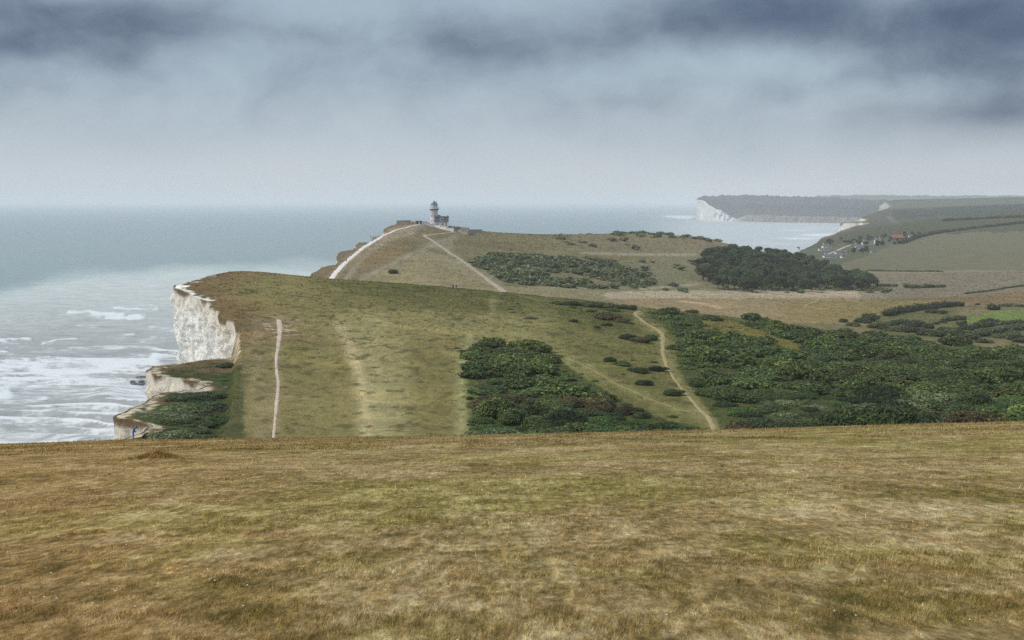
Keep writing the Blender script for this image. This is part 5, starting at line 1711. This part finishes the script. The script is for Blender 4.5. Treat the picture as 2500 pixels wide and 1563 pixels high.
person(349, 1076, (160, 166), math.radians(-60), CROUCH, M_BLACK, M_BLACK, 'person in black crouching low beside the person in bright blue', 1.74)
person(1106, 706.5, (470, 503), math.radians(4), WALK, M_BLUEJ, M_DARKTR, 'person in blue jacket walking on the crest of the down', 1.76, rucksack=M_NAVY)
person(1114, 707, (470, 503), math.radians(-4), WALK, M_PURPLE, M_BEIGE, 'person in dark purple coat walking beside the blue jacket', 1.74)
person(905, 581, (800, 1000), math.radians(60), {}, M_BLACK, M_BLACK, 'person in dark clothes standing alone at the cliff edge below the lighthouse', 1.76)
person(835, 640, (700, 950), math.radians(0), WALK, M_PALE, M_DARKTR, 'person in pale top walking left of the white path', 1.74)
person(846, 640, (700, 950), math.radians(10), WALK, M_NAVY, M_BLACK, 'person in dark blue walking on the lower white path', 1.74)
person(976, 557.5, (900, 1130), math.radians(20), WALK, M_PALE, M_BEIGE, 'person in pale clothes on the upper white path', 1.74)
person(1184, 573, (1050, 1190), math.radians(-40), {}, M_BLACK, M_BLACK, 'person in black standing right of the enclosure wall', 1.76)
person(1188, 573.5, (1050, 1190), math.radians(-20), {}, M_PURPLE, M_PALE, 'person in pale trousers at the right of the standing pair', 1.7)


# ------------------------------------------------------------------ wire fence along the landslip
def fence():
    ys = np.arange(206, 330, 5.0)
    xs = np.interp(ys, [190, 230, 260, 300, 334], [-41, -45, -50.5, -57.5, -64]) + 0.9
    root = empty('fence', (xs[0], ys[0], float(zt(xs[0], ys[0]))), 0, 'thin wire fence with wooden posts along the landslip edge', 'fence')
    O = root.location.copy()
    b = MB(); b.box(-.035, .035, -.035, .035, -.5, 1.1)
    p0 = b.build('post', M_METAL, root)
    tops = []
    for i, (x, y) in enumerate(zip(xs, ys)):
        o = p0 if i == 0 else p0.copy()
        if i:
            COL.objects.link(o)
            o.parent = root
        o.location = (x - O.x, y - O.y, float(zt(x, y)) - O.z)
        tops.append(Vector(o.location))
    for h in (.45, .8, 1.08):
        w = MB()
        for a, c in zip(tops[:-1], tops[1:]):
            w.tube(a + Vector((0, 0, h)), c + Vector((0, 0, h)), .012, .012, 4)
        w.build('wire', M_METAL, root)


fence()

# ------------------------------------------------------------------ rocks awash below the cliff
M_ROCK = plain('wet_rock', lin(84, 84, 84), 0.6, 0.4, 0.4, 0.6)
rr_ = np.random.default_rng(77)
ROCKS = []
for i in range(4):
    v, f = ICO2
    n = 1 + 0.35 * (fbm(v[:, 0] * 1.7 + 9 * i, v[:, 1] * 1.7 + v[:, 2] * 2.1, 500 + i, 3)[:, None] - 0.5) * 2
    ROCKS.append(new_mesh('rock', v * n * np.array([1.3, 1.0, 0.55]), f, [M_ROCK], False))
for i in range(46):
    t = rr_.uniform(0, 1)
    px, py = 318 + 46 * t + rr_.normal(0, 3), 938 - 20 * rr_.uniform(0, 1) * (0.3 + t) + rr_.normal(0, 2)
    Y = H * F / (py - HY)
    o = link('rock', ROCKS[i % 4], None, ((px - CX) / F * Y, Y, 0.35))
    s = rr_.uniform(0.5, 1.7) * (0.6 + 0.7 * t)
    o.scale = (s, s, s)
    o.rotation_euler = (0, 0, rr_.uniform(0, 6.28))
    tag(o, 'dark wet rock awash in the surf left of the lower cliff ledge', 'rock', 'rocks in the surf')


# ------------------------------------------------------------------ near turf: blades, tussock, flowers
def blades(name, x, y, ln, wd, tint, label, lean=0.55, rng=RNG, kind='stuff', parent=None, cat=None):
    n = len(x)
    z = zt(x, y) - 0.008
    a = rng.uniform(0, 2 * math.pi, n)
    la = rng.normal(0.3, 1.1, n)
    lx, ly = np.cos(la) * ln * lean * rng.uniform(0.2, 1.3, n), np.sin(la) * ln * lean * rng.uniform(0.2, 1.3, n)
    b = np.stack([x, y, z], -1)
    side = np.stack([np.cos(a), np.sin(a), a * 0], -1) * wd[:, None] * 0.5
    tip = b + np.stack([lx, ly, ln * rng.uniform(0.6, 1.0, n)], -1)
    V = np.stack([b - side, b + side, tip], 1).reshape(-1, 3)
    me = new_mesh(name, V, np.arange(3 * n).reshape(-1, 3), [M_BLADE], False, np.repeat(tint, 3, 0))
    o = link(name, me, parent)
    return tag(o, label, cat, None, kind)


def near_turf(N=720000):
    q = RNG.uniform(0, 1, N)
    e = -0.55
    Y = (4.6 ** e + q * (95 ** e - 4.6 ** e)) ** (1 / e)
    x = RNG.uniform(-0.47, 0.43, N) * (Y + 2.0)
    cl = fbm(x / 0.35, Y / 0.35, 600, 3)
    c2 = fbm(x / 2.2, Y / 1.8, 601, 3)
    keep = cl + 0.5 * c2 > 0.5 + 0.2 * RNG.uniform(-1, 1, N)
    x, Y, cl, c2 = x[keep], Y[keep], cl[keep], c2[keep]
    n = len(x)
    ln = (0.016 + 0.034 * sst(cl, 0.4, 0.8) + 0.02 * sst(c2, 0.45, 0.7)) * RNG.uniform(0.5, 1.3, n)
    wd = 0.0022 + 0.00052 * Y
    r = RNG.uniform(0, 1, n)
    t = np.where(r < 0.2, 2.1, np.where(r < 0.5, 1.45, np.where(r < 0.8, 1.1, 0.75)))[:, None] * np.ones((1, 3))
    g = (RNG.uniform(0, 1, n) < 0.12)[:, None]
    t = np.where(g, t * np.array([0.7, 1.0, 0.5]), t)
    t = t * turf_tint(x, Y)
    blades('grass', x, Y, ln, wd, t, 'short dry grass of the near slope')
    # coarser tufts further down the slope, up to its brow
    m = 130000
    Y = np.exp(RNG.uniform(math.log(60), math.log(184), m))
    x = RNG.uniform(-0.42, 0.40, m) * Y
    k = (x > coast_x(Y) + 1) & (fbm(x / 1.5, Y / 3.5, 604, 3) > 0.45)
    x, Y = x[k], Y[k]
    t = RNG.choice([0.85, 0.95, 1.1, 1.3, 1.5], len(x))[:, None] * turf_tint(x, Y)
    blades('grass', x, Y, RNG.uniform(0.03, 0.11, len(x)), 0.0009 * Y, t, 'coarser dry grass on the brow of the near slope')
    # taller straw stalks
    m = 15000
    Y = np.exp(RNG.uniform(math.log(5), math.log(70), m))
    x = RNG.uniform(-0.45, 0.42, m) * (Y + 2)
    k = fbm(x / 2.5, Y / 4.0, 608, 3) > 0.47
    x, Y = x[k], Y[k]
    m = len(x)
    blades('straw', x, Y, RNG.uniform(0.04, 0.12, m) * (0.5 + fbm(x / 1.2, Y / 1.2, 607, 3)), 0.0018 + 0.00045 * Y, np.tile([[2.1, 2.0, 1.75]], (m, 1)) * RNG.uniform(0.7, 1.1, (m, 1)), 'scattered taller dry stalks in the near grass', 0.8)


near_turf()


def brow_stems():
    m = 9000
    Y = RNG.uniform(95, 165, m)
    x = RNG.uniform(-0.4, 0.4, m) * Y
    k = fbm(x / 4, Y / 9, 605, 3) > 0.48
    x, Y = x[k], Y[k]
    t = RNG.choice([0.8, 1.05, 1.35], len(x))[:, None] * turf_tint(x, Y)
    blades('straw', x, Y, RNG.uniform(0.08, 0.34, len(x)) * fbm(x / 7, Y / 9, 606, 2) * 1.6, 0.0006 * Y, t, 'taller dry stems along the brow of the near slope', 0.5)


brow_stems()


def m_tuft():
    m, T = mat('down_tuft')
    return finish(m, T, T.n('ShaderNodeAttribute', {'attribute_name': 'Col'}).outputs[0], 0.9, 0.1, None, 0.15)


def down_tufts(N, y0, y1, u0, u1, hgt, wid, label):
    Y = np.exp(RNG.uniform(math.log(y0), math.log(y1), N))
    x = RNG.uniform(u0, u1, N) * Y
    c = fbm(x / 3, Y / 6, 610, 4)
    k = (x > coast_x(Y) + 0.5) & (c + 0.25 * RNG.uniform(-1, 1, N) > 0.46)
    x, Y = x[k], Y[k]
    z = zt(x, Y)
    base, _ = land_colour(x, Y, z)
    n = len(x)
    r = RNG.choice([0.62, 0.8, 0.95, 1.1, 1.3, 1.55], n, p=[.2, .2, .2, .18, .14, .08])
    s = Y / 300.0
    h, w = hgt * s * RNG.uniform(0.5, 1.4, n), wid * s * RNG.uniform(0.6, 1.5, n)
    a = RNG.uniform(-0.6, 0.6, n)
    dx, dy = np.cos(a) * w, np.sin(a) * w
    lx, ly = RNG.normal(0, 0.5, n) * w, RNG.normal(0, 0.5, n) * w
    b = np.stack([x, Y, z - 0.03], -1)
    V = np.stack([b - np.stack([dx, dy, 0 * dx], -1), b + np.stack([dx, dy, 0 * dx], -1), b + np.stack([lx, ly, h], -1)], 1).reshape(-1, 3)
    me = new_mesh('tussocks', V, np.arange(3 * n).reshape(-1, 3), [M_TUFT], False, np.repeat(base * r[:, None], 3, 0))
    return tag(link('tussocks', me), label, kind='stuff')


M_TUFT = m_tuft()
down_tufts(260000, 200, 540, -0.26, 0.40, 0.09, 0.2, 'rough grass tufts covering the clifftop down')
down_tufts(150000, 640, 1350, -0.17, 0.36, 0.05, 0.22, 'rough grass tufts covering the lighthouse hill and valley')


def tussock():
    n = 4200
    r = np.abs(RNG.normal(0, 0.5, n))
    a = RNG.uniform(0, 6.28, n)
    x, y = -11.8 + 1.0 * r * np.cos(a) * 1.3, 47.3 + 0.55 * r * np.sin(a)
    ln = RNG.uniform(0.08, 0.26, n) * np.exp(-(r / 0.8) ** 2) + 0.03
    t = RNG.choice([0.95, 1.25, 1.6, 2.0], n)[:, None] * np.array([[1.0, 0.92, 0.8]])
    o = blades('grass_tussock', x, y, ln, np.full(n, 0.026), t, 'shaggy brown grass tussock on the near slope by the sea', 0.5, kind=None, cat='tussock')


tussock()

M_PETAL = plain('white_petal', lin(226, 222, 206), 0.8, 0.2, 0.08)


def flowers():
    n = 150
    Y = np.exp(RNG.uniform(math.log(9), math.log(95), n))
    x = RNG.uniform(-0.4, 0.38, n) * Y
    z = zt(x, Y) + RNG.uniform(0.03, 0.08, n)
    b = MB()
    for i in range(n):
        s = 0.006 + 0.00022 * Y[i]
        b.add([(x[i] + s * math.cos(k * 1.0472) , Y[i] + s * math.sin(k * 1.0472), z[i] + (0.3 * s if k % 2 else 0)) for k in range(6)] + [(x[i], Y[i], z[i] + s * .6), (x[i], Y[i], z[i] - s * .5)],
              [(k, (k + 1) % 6, 6) for k in range(6)] + [((k + 1) % 6, k, 7) for k in range(6)])
    tag(b.build('daisies', M_PETAL), 'tiny white flowers dotted through the near grass', kind='stuff')


flowers()

# ------------------------------------------------------------------ sea haze
def make_haze():
    m, T = mat('sea_haze')
    v = T.n('ShaderNodeVolumePrincipled', None, Density=HAZE)
    v.inputs['Color'].default_value = (0.975, 0.985, 0.985, 1)
    v.inputs['Anisotropy'].default_value = 0.0
    T.n('ShaderNodeOutputMaterial', None, Volume=v.outputs[0])
    b = MB()
    b.box(-110000, 110000, -400, 125000, -5, 175)
    o = b.build('haze', m)
    return tag(o, 'thin sea haze over the water and the far hills', kind='stuff')


HAZE = 7.6e-5
make_haze()
